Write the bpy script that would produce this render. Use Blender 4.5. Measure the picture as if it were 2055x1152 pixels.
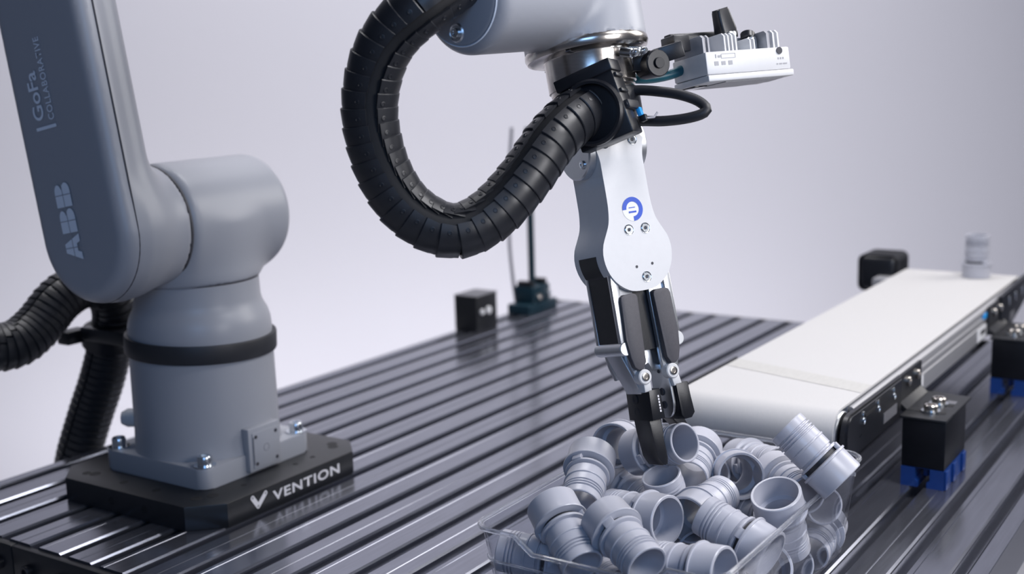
import bpy, bmesh, math, random
import numpy as np
from mathutils import Vector as V, Matrix
random.seed(7)
for o in list(bpy.data.objects):
    bpy.data.objects.remove(o)
scene = bpy.context.scene
COL = scene.collection

# ------------------------------------------------------------------ camera
CAM_POS = V((0.0, 0.0, 0.43715))
c_r = V((0.5518, -0.8334, -0.0297)); c_u = V((0.1653, 0.0744, 0.9834)); c_f = V((0.8174, 0.5476, -0.1788))
cd = bpy.data.cameras.new('camera'); cam = bpy.data.objects.new('camera', cd); COL.objects.link(cam)
rot = Matrix((c_r, c_u, -c_f)).transposed()
cam.matrix_world = Matrix.Translation(CAM_POS) @ rot.to_quaternion().to_matrix().to_4x4()
cd.sensor_fit = 'HORIZONTAL'; cd.sensor_width = 36.0; cd.lens = 36.0 * 2442.05 / 2055.0
cd.clip_start = 0.02; cd.clip_end = 50
cd.dof.use_dof = True; cd.dof.focus_distance = 0.99; cd.dof.aperture_fstop = 4.6; cd.dof.aperture_blades = 7
scene.camera = cam
vs = scene.view_settings
vs.view_transform = 'Standard'; vs.look = 'None'; vs.gamma = 1.0; vs.use_curve_mapping = False
vs.exposure = 0.0

# ------------------------------------------------------------------ world and studio lights
w = bpy.data.worlds.new('world'); scene.world = w; w.use_nodes = True
bg = w.node_tree.nodes['Background']
bg.inputs[0].default_value = (0.20, 0.225, 0.31, 1); bg.inputs[1].default_value = 0.26

def area(name, loc, target, size, power, color, sy=None):
    l = bpy.data.lights.new(name, 'AREA'); l.energy = power; l.color = color
    l.shape = 'RECTANGLE'; l.size = size; l.size_y = sy or size
    o = bpy.data.objects.new(name, l); COL.objects.link(o)
    d = (V(target) - V(loc)).normalized()
    o.matrix_world = Matrix.Translation(V(loc)) @ d.to_track_quat('-Z', 'Y').to_matrix().to_4x4()
    return o
area('key_softbox', (2.35, -0.45, 1.10), (1.0, 0.5, 0.2), 0.9, 15, (1.0, 0.97, 0.95))
area('top_softbox', (1.08, -0.22, 1.22), (0.86, 0.46, 0.2), 0.40, 11, (0.98, 0.97, 1.0))
area('front_softbox', (0.72, -0.50, 0.62), (0.87, 0.46, 0.32), 0.35, 5.6, (0.98, 0.97, 1.0))
area('blue_fill', (-0.55, -0.45, 0.9), (0.85, 0.55, 0.3), 0.7, 6.5, (0.30, 0.55, 1.0))  # bluish fill lamp added off camera left, not a window
area('wall_fill_top', (1.75, 1.30, 2.5), (2.65, 1.95, 0.1), 2.2, 54, (0.98, 0.97, 1.0), 0.5)  # unseen lamp added overhead to brighten the back wall
area('wall_fill_low', (2.05, 1.75, -0.78), (2.60, 2.10, 0.1), 2.4, 14, (0.98, 0.97, 1.0), 0.4)  # unseen lamp added behind the table to lift the lower wall

# ------------------------------------------------------------------ materials
MATS = {}
def mat(name, color, rough=0.5, metal=0.0, ior=1.5, noise=0.0, nscale=60.0, bump=0.0, bscale=300.0,
        rvar=0.0, stretch=None, spec=None, coat=0.0, aniso=0.0):
    m = bpy.data.materials.new(name); m.use_nodes = True
    nt = m.node_tree; N = nt.nodes; Lk = nt.links; b = N['Principled BSDF']
    b.inputs['Base Color'].default_value = (*color, 1); b.inputs['Roughness'].default_value = rough
    b.inputs['Metallic'].default_value = metal; b.inputs['IOR'].default_value = ior
    b.inputs['Coat Weight'].default_value = coat
    b.inputs['Anisotropic'].default_value = aniso
    if spec is not None: b.inputs['Specular IOR Level'].default_value = spec
    tc = N.new('ShaderNodeTexCoord'); mp = N.new('ShaderNodeMapping'); Lk.new(tc.outputs['Object'], mp.inputs[0])
    if stretch: mp.inputs['Scale'].default_value = stretch
    if noise > 0 or rvar > 0:
        n = N.new('ShaderNodeTexNoise'); n.inputs['Scale'].default_value = nscale; n.inputs['Detail'].default_value = 4
        Lk.new(mp.outputs[0], n.inputs['Vector'])
        if noise > 0:
            mx = N.new('ShaderNodeMix'); mx.data_type = 'RGBA'
            mx.inputs[6].default_value = (*[c * (1 - noise) for c in color], 1)
            mx.inputs[7].default_value = (*[min(1, c * (1 + noise)) for c in color], 1)
            Lk.new(n.outputs[0], mx.inputs[0]); Lk.new(mx.outputs[2], b.inputs['Base Color'])
        if rvar > 0:
            mr = N.new('ShaderNodeMapRange'); mr.inputs[3].default_value = max(0.02, rough - rvar); mr.inputs[4].default_value = rough + rvar
            Lk.new(n.outputs[0], mr.inputs[0]); Lk.new(mr.outputs[0], b.inputs['Roughness'])
    if bump > 0:
        n2 = N.new('ShaderNodeTexNoise'); n2.inputs['Scale'].default_value = bscale; n2.inputs['Detail'].default_value = 3
        Lk.new(mp.outputs[0], n2.inputs['Vector'])
        bp = N.new('ShaderNodeBump'); bp.inputs['Strength'].default_value = bump; bp.inputs['Distance'].default_value = 0.0005
        Lk.new(n2.outputs[0], bp.inputs['Height']); Lk.new(bp.outputs[0], b.inputs['Normal'])
    MATS[name] = m
    return m
mat('wall', (0.70, 0.69, 0.745), 0.9, noise=0.02, nscale=1.2)
mat('floor', (0.45, 0.45, 0.48), 0.6, noise=0.08, nscale=5)
mat('anodised', (0.255, 0.265, 0.315), 0.19, 0.85, ior=1.5, noise=0.25, nscale=40, rvar=0.05, stretch=(0.4, 8, 8))
mat('black_plate', (0.014, 0.015, 0.018), 0.42, noise=0.2, nscale=120, bump=0.1, bscale=900)
mat('rail', (0.42, 0.42, 0.44), 0.5, 0.6, noise=0.04, nscale=100, stretch=(0.1, 1, 1))
mat('black_block', (0.006, 0.0065, 0.009), 0.4, noise=0.2, nscale=120, spec=0.22)
mat('paint', (0.34, 0.35, 0.385), 0.38, noise=0.015, nscale=20, bump=0.06, bscale=1500)
mat('seam', (0.05, 0.05, 0.06), 0.6, noise=0.1)
mat('print_grey', (0.80, 0.86, 0.95), 0.5, noise=0.02)
mat('print_white', (0.80, 0.78, 0.80), 0.5, noise=0.02)
mat('steel', (0.62, 0.58, 0.54), 0.22, 1.0, noise=0.05, nscale=30, rvar=0.06, stretch=(1, 1, 30))
mat('zinc', (0.72, 0.76, 0.80), 0.18, 1.0, noise=0.05, nscale=200)
mat('alu', (0.68, 0.70, 0.73), 0.36, 1.0, noise=0.04, nscale=150, bump=0.05, bscale=1200)
mat('alu_white', (0.66, 0.66, 0.67), 0.5, 0.15, noise=0.03, nscale=200, bump=0.06, bscale=1200)
mat('hose_black', (0.016, 0.017, 0.021), 0.40, noise=0.3, nscale=70, rvar=0.10)
mat('hose_core', (0.006, 0.006, 0.008), 0.7, noise=0.1)
mat('black_plastic', (0.009, 0.010, 0.014), 0.35, noise=0.2, nscale=90, bump=0.08, bscale=900)
mat('rubber', (0.02, 0.021, 0.026), 0.5, noise=0.2, nscale=50)
mat('pad_grey', (0.075, 0.072, 0.082), 0.6, noise=0.15, nscale=400, bump=0.15, bscale=1500)
mat('fitting', (0.46, 0.465, 0.52), 0.30, noise=0.03, nscale=50, bump=0.04, bscale=500)
mat('belt', (0.54, 0.53, 0.525), 0.75, noise=0.03, nscale=700, bump=0.35, bscale=700, stretch=(0.25, 1, 0.25))
mat('belt_splice', (0.50, 0.49, 0.47), 0.8, noise=0.10, nscale=260, bump=0.5, bscale=500, stretch=(0.3, 1, 1))
mat('foot_blue', (0.008, 0.040, 0.19), 0.30, noise=0.2, nscale=90)
mat('cyan', (0.02, 0.33, 0.80), 0.35, noise=0.05)
mat('teal_cable', (0.008, 0.10, 0.14), 0.4, noise=0.1)
mat('teal_rod', (0.008, 0.030, 0.046), 0.35, noise=0.1)
mat('logo_blue', (0.01, 0.08, 0.55), 0.4, noise=0.05)
mat('logo_white', (0.85, 0.85, 0.88), 0.4, noise=0.02)
mat('tag_grey', (0.13, 0.13, 0.145), 0.5, noise=0.3, nscale=900)
mat('tag_white', (0.78, 0.78, 0.80), 0.5, noise=0.05)
mat('grey_cable', (0.32, 0.32, 0.36), 0.5, noise=0.1)
mat('lens', (0.01, 0.01, 0.012), 0.08, noise=0.1)
mat('sensor_grey', (0.35, 0.35, 0.37), 0.45, 0.2, noise=0.04)
def clear_mat():
    m = bpy.data.materials.new('clear_plastic'); m.use_nodes = True
    nt = m.node_tree; N = nt.nodes; Lk = nt.links
    for n in list(N):
        if n.type != 'OUTPUT_MATERIAL': N.remove(n)
    out = N['Material Output']
    tr = N.new('ShaderNodeBsdfTransparent'); tr.inputs[0].default_value = (0.93, 0.94, 0.96, 1)
    gl = N.new('ShaderNodeBsdfGlossy'); gl.inputs['Roughness'].default_value = 0.04; gl.inputs[0].default_value = (1, 1, 1, 1)
    fr = N.new('ShaderNodeFresnel'); ge = N.new('ShaderNodeNewGeometry'); mrb = N.new('ShaderNodeMapRange')
    mrb.inputs[3].default_value = 1.36; mrb.inputs[4].default_value = 1 / 1.36      # same reflectance on both sides of the wall
    Lk.new(ge.outputs['Backfacing'], mrb.inputs[0]); Lk.new(mrb.outputs[0], fr.inputs[0])
    ns = N.new('ShaderNodeTexNoise'); ns.inputs['Scale'].default_value = 40
    bp = N.new('ShaderNodeBump'); bp.inputs['Strength'].default_value = 0.08; bp.inputs['Distance'].default_value = 0.001
    Lk.new(ns.outputs[0], bp.inputs['Height']); Lk.new(bp.outputs[0], gl.inputs['Normal'])
    mx = N.new('ShaderNodeMixShader'); Lk.new(fr.outputs[0], mx.inputs[0]); Lk.new(tr.outputs[0], mx.inputs[1]); Lk.new(gl.outputs[0], mx.inputs[2])
    Lk.new(mx.outputs[0], out.inputs[0])
    MATS['clear'] = m
clear_mat()
def rim_mat():
    m = bpy.data.materials.new('clear_rim'); m.use_nodes = True
    nt = m.node_tree; N = nt.nodes; Lk = nt.links
    b = N['Principled BSDF']; b.inputs['Base Color'].default_value = (0.85, 0.87, 0.92, 1); b.inputs['Roughness'].default_value = 0.08
    b.inputs['Transmission Weight'].default_value = 0.9; b.inputs['IOR'].default_value = 1.45
    tr = N.new('ShaderNodeBsdfTransparent'); mx = N.new('ShaderNodeMixShader'); mx.inputs[0].default_value = 0.85
    Lk.new(tr.outputs[0], mx.inputs[1]); Lk.new(b.outputs[0], mx.inputs[2]); Lk.new(mx.outputs[0], N['Material Output'].inputs[0])
    MATS['clear_rim'] = m
rim_mat()

# ------------------------------------------------------------------ builders
def frame(o, x, y, z):
    m = Matrix((V(x), V(y), V(z))).transposed().to_4x4(); m.translation = V(o); return m
def axis_frame(p, z, hint=(0, 0, 1)):
    z = V(z).normalized(); h = V(hint)
    if abs(z.dot(h.normalized())) > 0.97: h = V((1, 0, 0)) if abs(z.x) < 0.9 else V((0, 1, 0))
    x = h.cross(z).normalized(); y = z.cross(x); return frame(p, x, y, z)
I4 = Matrix.Identity(4)

class MB:
    """collects shapes in world space, then becomes one mesh"""
    def __init__(self): self.bm = bmesh.new()
    def _take(self, t, M, mi=0):
        if M is not None: bmesh.ops.transform(t, matrix=M, verts=t.verts)
        bmesh.ops.recalc_face_normals(t, faces=t.faces)
        if mi:
            for f in t.faces: f.material_index = mi
        me = bpy.data.meshes.new('tmp'); t.to_mesh(me); t.free(); self.bm.from_mesh(me); bpy.data.meshes.remove(me)
        return self
    def box(self, c, s, M=None, bev=0.0, seg=2, mi=0):
        t = bmesh.new(); bmesh.ops.create_cube(t, size=1.0)
        for v in t.verts: v.co = V((v.co.x * s[0] + c[0], v.co.y * s[1] + c[1], v.co.z * s[2] + c[2]))
        if bev > 0: bmesh.ops.bevel(t, geom=t.edges[:], offset=bev, segments=seg, profile=0.5, affect='EDGES')
        return self._take(t, M, mi)
    def prism(self, pts, z0, z1, M=None, bev=0.0, seg=2, mi=0):
        t = bmesh.new(); n = len(pts)
        a = [t.verts.new((p[0], p[1], z0)) for p in pts]; b = [t.verts.new((p[0], p[1], z1)) for p in pts]
        t.faces.new(a[::-1]); t.faces.new(b)
        for i in range(n): t.faces.new((a[i], a[(i + 1) % n], b[(i + 1) % n], b[i]))
        if bev > 0:
            ed = [e for e in t.edges if abs(e.verts[0].co.z - e.verts[1].co.z) < 1e-9]
            bmesh.ops.bevel(t, geom=ed, offset=bev, segments=seg, profile=0.5, affect='EDGES')
        return self._take(t, M, mi)
    def lathe(self, prof, M=None, n=32, mi=0, closed=False, a0=0.0, a1=None):
        t = bmesh.new(); rows = []; full = a1 is None
        cnt = n if full else n + 1
        for r, z in prof:
            if r < 1e-7 and full: rows.append([t.verts.new((0, 0, z))])
            else: rows.append([t.verts.new((r * math.cos(a0 + (2 * math.pi if full else a1 - a0) * k / n), r * math.sin(a0 + (2 * math.pi if full else a1 - a0) * k / n), z)) for k in range(cnt)])
        pr = list(zip(rows, rows[1:])) + ([(rows[-1], rows[0])] if closed else [])
        for A, B in pr:
            for k in range(n):
                k2 = (k + 1) % n if full else k + 1
                if len(A) == 1 and len(B) == 1: continue
                if len(A) == 1: t.faces.new((A[0], B[k2], B[k]))
                elif len(B) == 1: t.faces.new((A[k], A[k2], B[0]))
                else: t.faces.new((A[k], A[k2], B[k2], B[k]))
        if not full and closed:
            t.faces.new([r[0] for r in rows]); t.faces.new([r[-1] for r in rows][::-1])
        return self._take(t, M, mi)
    def cyl(self, p0, p1, r, r2=None, n=24, bev=0.0, mi=0):
        p0 = V(p0); p1 = V(p1); L = (p1 - p0).length; r2 = r if r2 is None else r2
        pr = [(0, 0), (r - bev, 0), (r, bev), (r2, L - bev), (r2 - bev, L), (0, L)] if bev > 0 else [(0, 0), (r, 0), (r2, L), (0, L)]
        return self.lathe(pr, axis_frame(p0, p1 - p0), n, mi)
    def tube(self, pts, r, n=12, closed=False, mi=0):
        t = bmesh.new(); P = [V(p) for p in pts]; N = len(P); up = None; rows = []
        for i in range(N):
            a = P[(i - 1) % N] if (closed or i > 0) else P[i]; b = P[(i + 1) % N] if (closed or i < N - 1) else P[i]
            d = (b - a).normalized()
            if up is None: up = axis_frame((0, 0, 0), d).col[0].to_3d()
            up = (up - d * up.dot(d)).normalized(); s = d.cross(up)
            rr = r[i] if hasattr(r, '__len__') else r
            rows.append([t.verts.new(P[i] + (up * math.cos(2 * math.pi * k / n) + s * math.sin(2 * math.pi * k / n)) * rr) for k in range(n)])
        for i in range(N if closed else N - 1):
            A = rows[i]; B = rows[(i + 1) % N]
            for k in range(n): t.faces.new((A[k], A[(k + 1) % n], B[(k + 1) % n], B[k]))
        if not closed: t.faces.new(rows[0][::-1]); t.faces.new(rows[-1])
        return self._take(t, None, mi)
    def mesh(self, verts, faces, M=None, mi=0):
        t = bmesh.new(); vv = [t.verts.new(v) for v in verts]
        for f in faces: t.faces.new([vv[i] for i in f])
        return self._take(t, M, mi)

WM = {}
def link_mesh(name, me, mats, parent=None, smooth=35):
    for m in (mats if isinstance(mats, (list, tuple)) else [mats]): me.materials.append(MATS[m])
    if smooth is not None:
        for p in me.polygons: p.use_smooth = True
        me.set_sharp_from_angle(angle=math.radians(smooth))
    o = bpy.data.objects.new(name, me); COL.objects.link(o)
    if parent is not None:
        o.parent = parent; me.transform(WM[parent.name].inverted()); WM[o.name] = WM[parent.name]
    return o
def build(name, mb, mats, parent=None, smooth=35):
    me = bpy.data.meshes.new(name); mb.bm.to_mesh(me); mb.bm.free()
    o = link_mesh(name, me, mats, parent, smooth)
    if parent is None: WM[o.name] = I4.copy()
    return o
def tag(o, label, cat, group=None):
    o['label'] = label; o['category'] = cat
    if group: o['group'] = group
    return o
def thing(name, label, cat, loc, group=None):
    o = bpy.data.objects.new(name, None); COL.objects.link(o); o.empty_display_size = 0.02
    o.matrix_basis = Matrix.Translation(V(loc)); WM[o.name] = o.matrix_basis.copy()
    return tag(o, label, cat, group)
def structure(o): o['kind'] = 'structure'; return o
def text(name, s, size, M, m, parent, extrude=0.0002, offset=0.0, spacing=1.0, sx=1.0):
    cu = bpy.data.curves.new(name, 'FONT'); cu.body = s; cu.size = size; cu.extrude = extrude; cu.offset = offset; cu.space_character = spacing
    to = bpy.data.objects.new(name + '_tmp', cu); COL.objects.link(to); bpy.context.view_layer.update()
    me = bpy.data.meshes.new_from_object(to.evaluated_get(bpy.context.evaluated_depsgraph_get()))
    bpy.data.objects.remove(to); bpy.data.curves.remove(cu)
    me.name = name; me.materials.clear()
    me.transform(M @ Matrix.Diagonal((sx, 1, 1, 1)))
    return link_mesh(name, me, m, parent, None)

def spline(pts, step):
    """Catmull-Rom resampled at equal arc length -> points and tangents"""
    P = [V(p) for p in pts]; P = [P[0] * 2 - P[1]] + P + [P[-1] * 2 - P[-2]]
    S = []
    for i in range(1, len(P) - 2):
        for k in range(40):
            t = k / 40.0; a, b, c, d = P[i - 1], P[i], P[i + 1], P[i + 2]
            S.append(0.5 * ((2 * b) + (c - a) * t + (2 * a - 5 * b + 4 * c - d) * t * t + (3 * b - a - 3 * c + d) * t ** 3))
    S.append(P[-2]); out = [S[0]]; acc = 0.0
    for a, b in zip(S, S[1:]):
        L = (b - a).length
        while acc + L >= step:
            a = a + (b - a) * ((step - acc) / L); L = (b - a).length; acc = 0.0; out.append(a.copy())
        acc += L
    T = [((out[min(i + 1, len(out) - 1)] - out[max(i - 1, 0)]).normalized()) for i in range(len(out))]
    return out, T

# implicit surfaces for cast housings with blended joints
def sd_capcyl(P, a, b, r, rnd):
    a = np.array(a); b = np.array(b); d = b - a; L = np.linalg.norm(d); d = d / L
    q = P - (a + b) / 2; z = np.abs(q @ d); rad = np.linalg.norm(q - np.outer(q @ d, d), axis=1)
    x = rad - r + rnd; y = z - L / 2 + rnd
    return np.minimum(np.maximum(x, y), 0) + np.sqrt(np.maximum(x, 0) ** 2 + np.maximum(y, 0) ** 2) - rnd
def sd_stadium(P, a, b, nrm, r, z0, z1, rnd):
    a = np.array(a); b = np.array(b); nrm = np.array(nrm); d = b - a; L = np.linalg.norm(d); d = d / L
    q = P - a; zz = q @ nrm; q = q - np.outer(zz, nrm); t = np.clip(q @ d, 0, L); rad = np.linalg.norm(q - np.outer(t, d), axis=1)
    x = rad - r + rnd; y = np.abs(zz - (z0 + z1) / 2) - (z1 - z0) / 2 + rnd
    return np.minimum(np.maximum(x, y), 0) + np.sqrt(np.maximum(x, 0) ** 2 + np.maximum(y, 0) ** 2) - rnd
def smin(a, b, k):
    h = np.clip(0.5 + 0.5 * (b - a) / k, 0, 1); return b * (1 - h) + a * h - k * h * (1 - h)
def sdf_mesh(fn, lo, hi, res):
    lo = np.array(lo, float); hi = np.array(hi, float); n = np.ceil((hi - lo) / res).astype(int) + 1
    g = np.stack(np.meshgrid(*[lo[i] + np.arange(n[i]) * res for i in range(3)], indexing='ij'), -1)
    D = fn(g.reshape(-1, 3)).reshape(n)
    ins = D < 0; cell = np.zeros(n - 1, int)
    for dx in (0, 1):
        for dy in (0, 1):
            for dz in (0, 1): cell += ins[dx:n[0] - 1 + dx, dy:n[1] - 1 + dy, dz:n[2] - 1 + dz]
    act = (cell > 0) & (cell < 8); idx = -np.ones(act.shape, int); idx[act] = np.arange(act.sum())
    vs_ = lo + (np.argwhere(act) + 0.5) * res; e = res * 0.25
    for _ in range(6):
        d = fn(vs_); G = np.stack([(fn(vs_ + np.eye(3)[i] * e) - fn(vs_ - np.eye(3)[i] * e)) / (2 * e) for i in range(3)], 1)
        vs_ = vs_ - G * np.clip(d / np.maximum((G * G).sum(1), 0.05), -res, res)[:, None]
    F = []
    for ax in range(3):
        b, c = (ax + 1) % 3, (ax + 2) % 3
        s0 = [slice(None)] * 3; s1 = [slice(None)] * 3; s0[ax] = slice(0, n[ax] - 1); s1[ax] = slice(1, n[ax])
        A = ins[tuple(s0)]; B = ins[tuple(s1)]
        for p in np.argwhere(A != B):
            if p[b] == 0 or p[c] == 0 or p[b] >= n[b] - 1 or p[c] >= n[c] - 1: continue
            eb = np.eye(3, dtype=int)[b]; ec = np.eye(3, dtype=int)[c]
            q = [idx[tuple(p)], idx[tuple(p - eb)], idx[tuple(p - eb - ec)], idx[tuple(p - ec)]]
            F.append(q if A[tuple(p)] else q[::-1])
    return vs_, F
def build_sdf(name, fn, lo, hi, res, m, parent):
    v, f = sdf_mesh(fn, lo, hi, res)
    me = bpy.data.meshes.new(name); me.from_pydata(v.tolist(), [], [list(map(int, q)) for q in f]); me.update()
    return link_mesh(name, me, m, parent, 60)

def hexbolt(mb, p, axis, r, h, mi=0, sock=True, mi2=None):
    """cap screw with a hexagon socket"""
    F = axis_frame(p, axis)
    mb.lathe([(0, 0), (r, 0), (r, h * 0.85), (r * 0.88, h), (r * 0.55, h), (r * 0.5, h * 0.55), (0, h * 0.55)], F, 16, mi)
def screw(name, p, axis, r, h, m, parent):
    b = MB(); hexbolt(b, p, axis, r, h); return build(name, b, m, parent)
# ------------------------------------------------------------------ setting
FWD = V((c_f.x, c_f.y, 0)).normalized(); RGT = V((FWD.y, -FWD.x, 0))
b = MB(); b.box((0, 0, 0), (9, 0.12, 4.4), frame(FWD * 3.36 + V((0, 0, 1.35)), RGT, FWD, (0, 0, 1)))
structure(build('wall_back', b, 'wall', None, None))
b = MB(); b.box((0, 0, 0), (9, 8, 0.1), frame(FWD * 0.6 + V((0, 0, -0.90)), RGT, FWD, (0, 0, 1)))
structure(build('floor', b, 'floor', None, None))

# ------------------------------------------------------------------ machine table of slotted extrusions
TX0, TX1, TYB, TYF = 0.657, 1.925, 1.2003, 0.2103
tb = thing('machine_table', 'dark anodised machine table with a slotted extrusion top', 'table', (1.29, 0.705, -0.85))
def section():
    pts = [(-0.045, -0.045), (-0.045, -0.0007), (-0.0443, 0.0)]
    for c in (-0.0225, 0.0225):
        pts += [(c - 0.0076, 0), (c - 0.0056, -0.0016), (c - 0.0056, -0.0036), (c - 0.0105, -0.0036), (c - 0.0105, -0.013),
                (c + 0.0105, -0.013), (c + 0.0105, -0.0036), (c + 0.0056, -0.0036), (c + 0.0056, -0.0016), (c + 0.0076, 0)]
        if c < 0: pts += [(0.0095, 0), (0.0100, -0.0007), (0.0105, 0)]
    return pts + [(0.0443, 0), (0.045, -0.0007), (0.045, -0.045)]
NP = 11; first = None
for i in range(NP):
    yc = TYB - 0.045 - 0.09 * i
    if first is None:
        b = MB(); b.prism(section(), TX0, TX1, frame((0, yc, 0), (0, 1, 0), (0, 0, 1), (1, 0, 0)))
        first = build('extrusion', b, 'anodised', tb, 25); y0 = yc
    else:
        o = first.copy(); COL.objects.link(o); o.parent = tb; o.location = (0, yc - y0, 0)
for xe, nm in ((TX0, -1), (TX1, 1)):
    for j in range(6):
        y1 = TYB - 0.18 * j + 0.002; y2 = max(TYF, y1 - 0.1785)
        x = xe + nm * 0.004
        b = MB(); b.box((x, (y1 + y2) / 2, -0.0265), (0.008, y1 - y2, 0.049), None, 0.0012)
        ep = build('end_plate', b, 'black_plate', tb)
        if nm < 0:
            for k in range(4):
                yb = TYB - 0.18 * j - 0.0225 - 0.045 * k
                if yb > TYF: screw('bolt', (x - 0.004, yb, -0.0225), (-1, 0, 0), 0.0065, 0.006, 'black_plastic', ep)
for x in (TX0 + 0.05, TX1 - 0.05):
    for y in (TYB - 0.05, TYF + 0.05):
        b = MB(); b.box((x, y, -0.4475), (0.045, 0.045, 0.805), None, 0.002); build('leg', b, 'anodised', tb)
for y in (TYB - 0.05, TYF + 0.05):
    b = MB(); b.box((1.291, y, -0.0675), (1.2, 0.045, 0.045), None, 0.002); build('frame_rail', b, 'anodised', tb)

# ------------------------------------------------------------------ robot mounting plate
PX0, PX1, PY0, PY1, CH = 0.754, 0.998, 0.867, 1.107, 0.029
mp = thing('mounting_plate', 'thick black octagonal mounting plate with white lettering under the robot', 'plate', (0.876, 0.987, 0))
pts = [(PX0 + CH, PY0), (PX1 - CH, PY0), (PX1, PY0 + CH), (PX1, PY1 - CH), (PX1 - CH, PY1), (PX0 + CH, PY1), (PX0, PY1 - CH), (PX0, PY0 + CH)]
b = MB(); b.prism(pts, 0.0, 0.025, None, 0.0009); build('plate', b, 'black_plate', mp)
for (x, y) in [(0.778, 0.905), (0.792, 0.8965), (0.978, 0.905), (0.9705, 0.897), (0.778, 1.06), (0.775, 1.07), (0.83, 0.892), (0.905, 0.892), (0.932, 0.892), (0.775, 0.96), (0.775, 1.01)]:
    b = MB(); r = 0.0045 if y < 0.891 or x < 0.776 else 0.0058
    if abs(y - 0.892) < 1e-6: r = 0.003
    b.lathe([(r * 0.55, -0.001), (r * 0.55, 0.00025), (r, 0.00025), (r * 1.02, 0.0001), (r * 1.02, -0.001)], Matrix.Translation((x, y, 0.025)), 18); b.lathe([(0, 0.00012), (r * 0.56, 0.00012)], Matrix.Translation((x, y, 0.025)), 18)
    build('bolt_hole', b, 'hose_core', mp)
for y in (0.955, 1.005):
    b = MB(); b.lathe([(0.003, 0.0002), (0.0042, 0.0003), (0.0042, -0.002)], axis_frame((PX0, y, 0.012), (-1, 0, 0)), 16); b.lathe([(0, 0.0001), (0.003, 0.0001)], axis_frame((PX0, y, 0.012), (-1, 0, 0)), 16); build('side_hole', b, 'hose_core', mp)
def fit_text(name, s, wd, ht, M, m, parent, offset=0.02, spacing=1.0):
    o = text(name, s, 1.0, I4, m, parent, 0.0, offset, spacing)
    me = o.data; me.transform(WM[parent.name])
    xs = [v.co.x for v in me.vertices]; ys = [v.co.y for v in me.vertices]
    S = Matrix.Diagonal((wd / (max(xs) - min(xs)), ht / (max(ys) - min(ys)), 1, 1)) @ Matrix.Translation((-min(xs), -min(ys), 0))
    me.transform(WM[parent.name].inverted() @ M @ S)
    return o
PF = frame((0, PY0 - 0.0003, 0), (1, 0, 0), (0, 0, 1), (0, -1, 0))
fit_text('lettering', 'VENTION', 0.1015, 0.0108, PF @ Matrix.Translation((0.8445, 0.0072, 0)), 'print_white', mp, 0.025, 1.12)
b = MB()
def bar2(b, p, q, wd, M, z=0.0):
    p = V((*p, 0)); q = V((*q, 0)); d = (q - p).normalized(); n = V((-d.y, d.x, 0)) * wd / 2
    pts = []
    for c, s in ((q, 1), (p, -1)):
        for k in range(9):
            a = -math.pi / 2 + math.pi * k / 8; pts.append(c + (d * math.cos(a) + V((-d.y, d.x, 0)) * math.sin(a)) * wd / 2 * s)
    b.mesh([(v.x, v.y, z) for v in pts], [list(range(len(pts)))], M)
bar2(b, (0.8165, 0.0195), (0.8235, 0.0090), 0.0052, PF); bar2(b, (0.8235, 0.0090), (0.8345, 0.0195), 0.0052, PF, 0.00005)
build('check_emblem', b, 'print_white', mp, None)
b = MB()
for p in ((0.8165, 0.0195), (0.8235, 0.0090), (0.8345, 0.0195)): b.lathe([(0.0007, 0), (0.0013, 0)], PF @ Matrix.Translation((p[0], p[1], 0.0001)), 12)
build('emblem_rivets', b, 'seam', mp, None)

# ------------------------------------------------------------------ robot arm
JX, JY, JZ = 0.8735, 0.988, 0.288
rb = thing('robot_arm', 'light grey six axis robot arm bolted to the black plate', 'robot', (JX, JY, 0.025))
fx0, fx1, fy0, fy1 = 0.7955, 0.9515, 0.911, 1.0666
def rrect(x0, x1, y0, y1, r, n=6):
    out = []
    for cx, cy, a0 in ((x1 - r, y1 - r, 0), (x0 + r, y1 - r, 90), (x0 + r, y0 + r, 180), (x1 - r, y0 + r, 270)):
        for k in range(n + 1):
            a = math.radians(a0 + 90 * k / n); out.append((cx + r * math.cos(a), cy + r * math.sin(a)))
    return out
b = MB(); b.prism(rrect(fx0, fx1, fy0, fy1, 0.012), 0.025, 0.047, None, 0.0016); build('base_flange', b, 'paint', rb)
for (x, y) in ((0.8075, 0.9225), (0.9405, 0.9225), (0.8075, 1.0545), (0.9405, 1.0545)):
    b = MB(); b.lathe([(0.0, 0.0472), (0.0115, 0.0472), (0.0115, 0.0485), (0.0, 0.0485)], Matrix.Translation((x, y, 0)), 20)
    wsh = build('washer', b, 'zinc', rb); screw('bolt', (x, y, 0.0485), (0, 0, 1), 0.0075, 0.0095, 'zinc', wsh)
b = MB(); b.lathe([(0.0, 0.045), (0.0778, 0.0465), (0.0775, 0.0490), (0.0770, 0.053), (0.0766, 0.058), (0.0762, 0.066), (0.0752, 0.172), (0.0745, 0.181), (0.0722, 0.189), (0.0690, 0.195), (0.0667, 0.2), (0.0655, 0.206), (0.0650, 0.2245), (0.064, 0.2252), (0, 0.2252)], Matrix.Translation((JX, JY, 0)), 72)
build('base_tower', b, 'paint', rb, 50)
b = MB(); b.lathe([(0.0, 0.2252), (0.0642, 0.2252), (0.0642, 0.2275), (0, 0.2275)], Matrix.Translation((JX, JY, 0)), 64); build('joint_seam', b, 'seam', rb)
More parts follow.
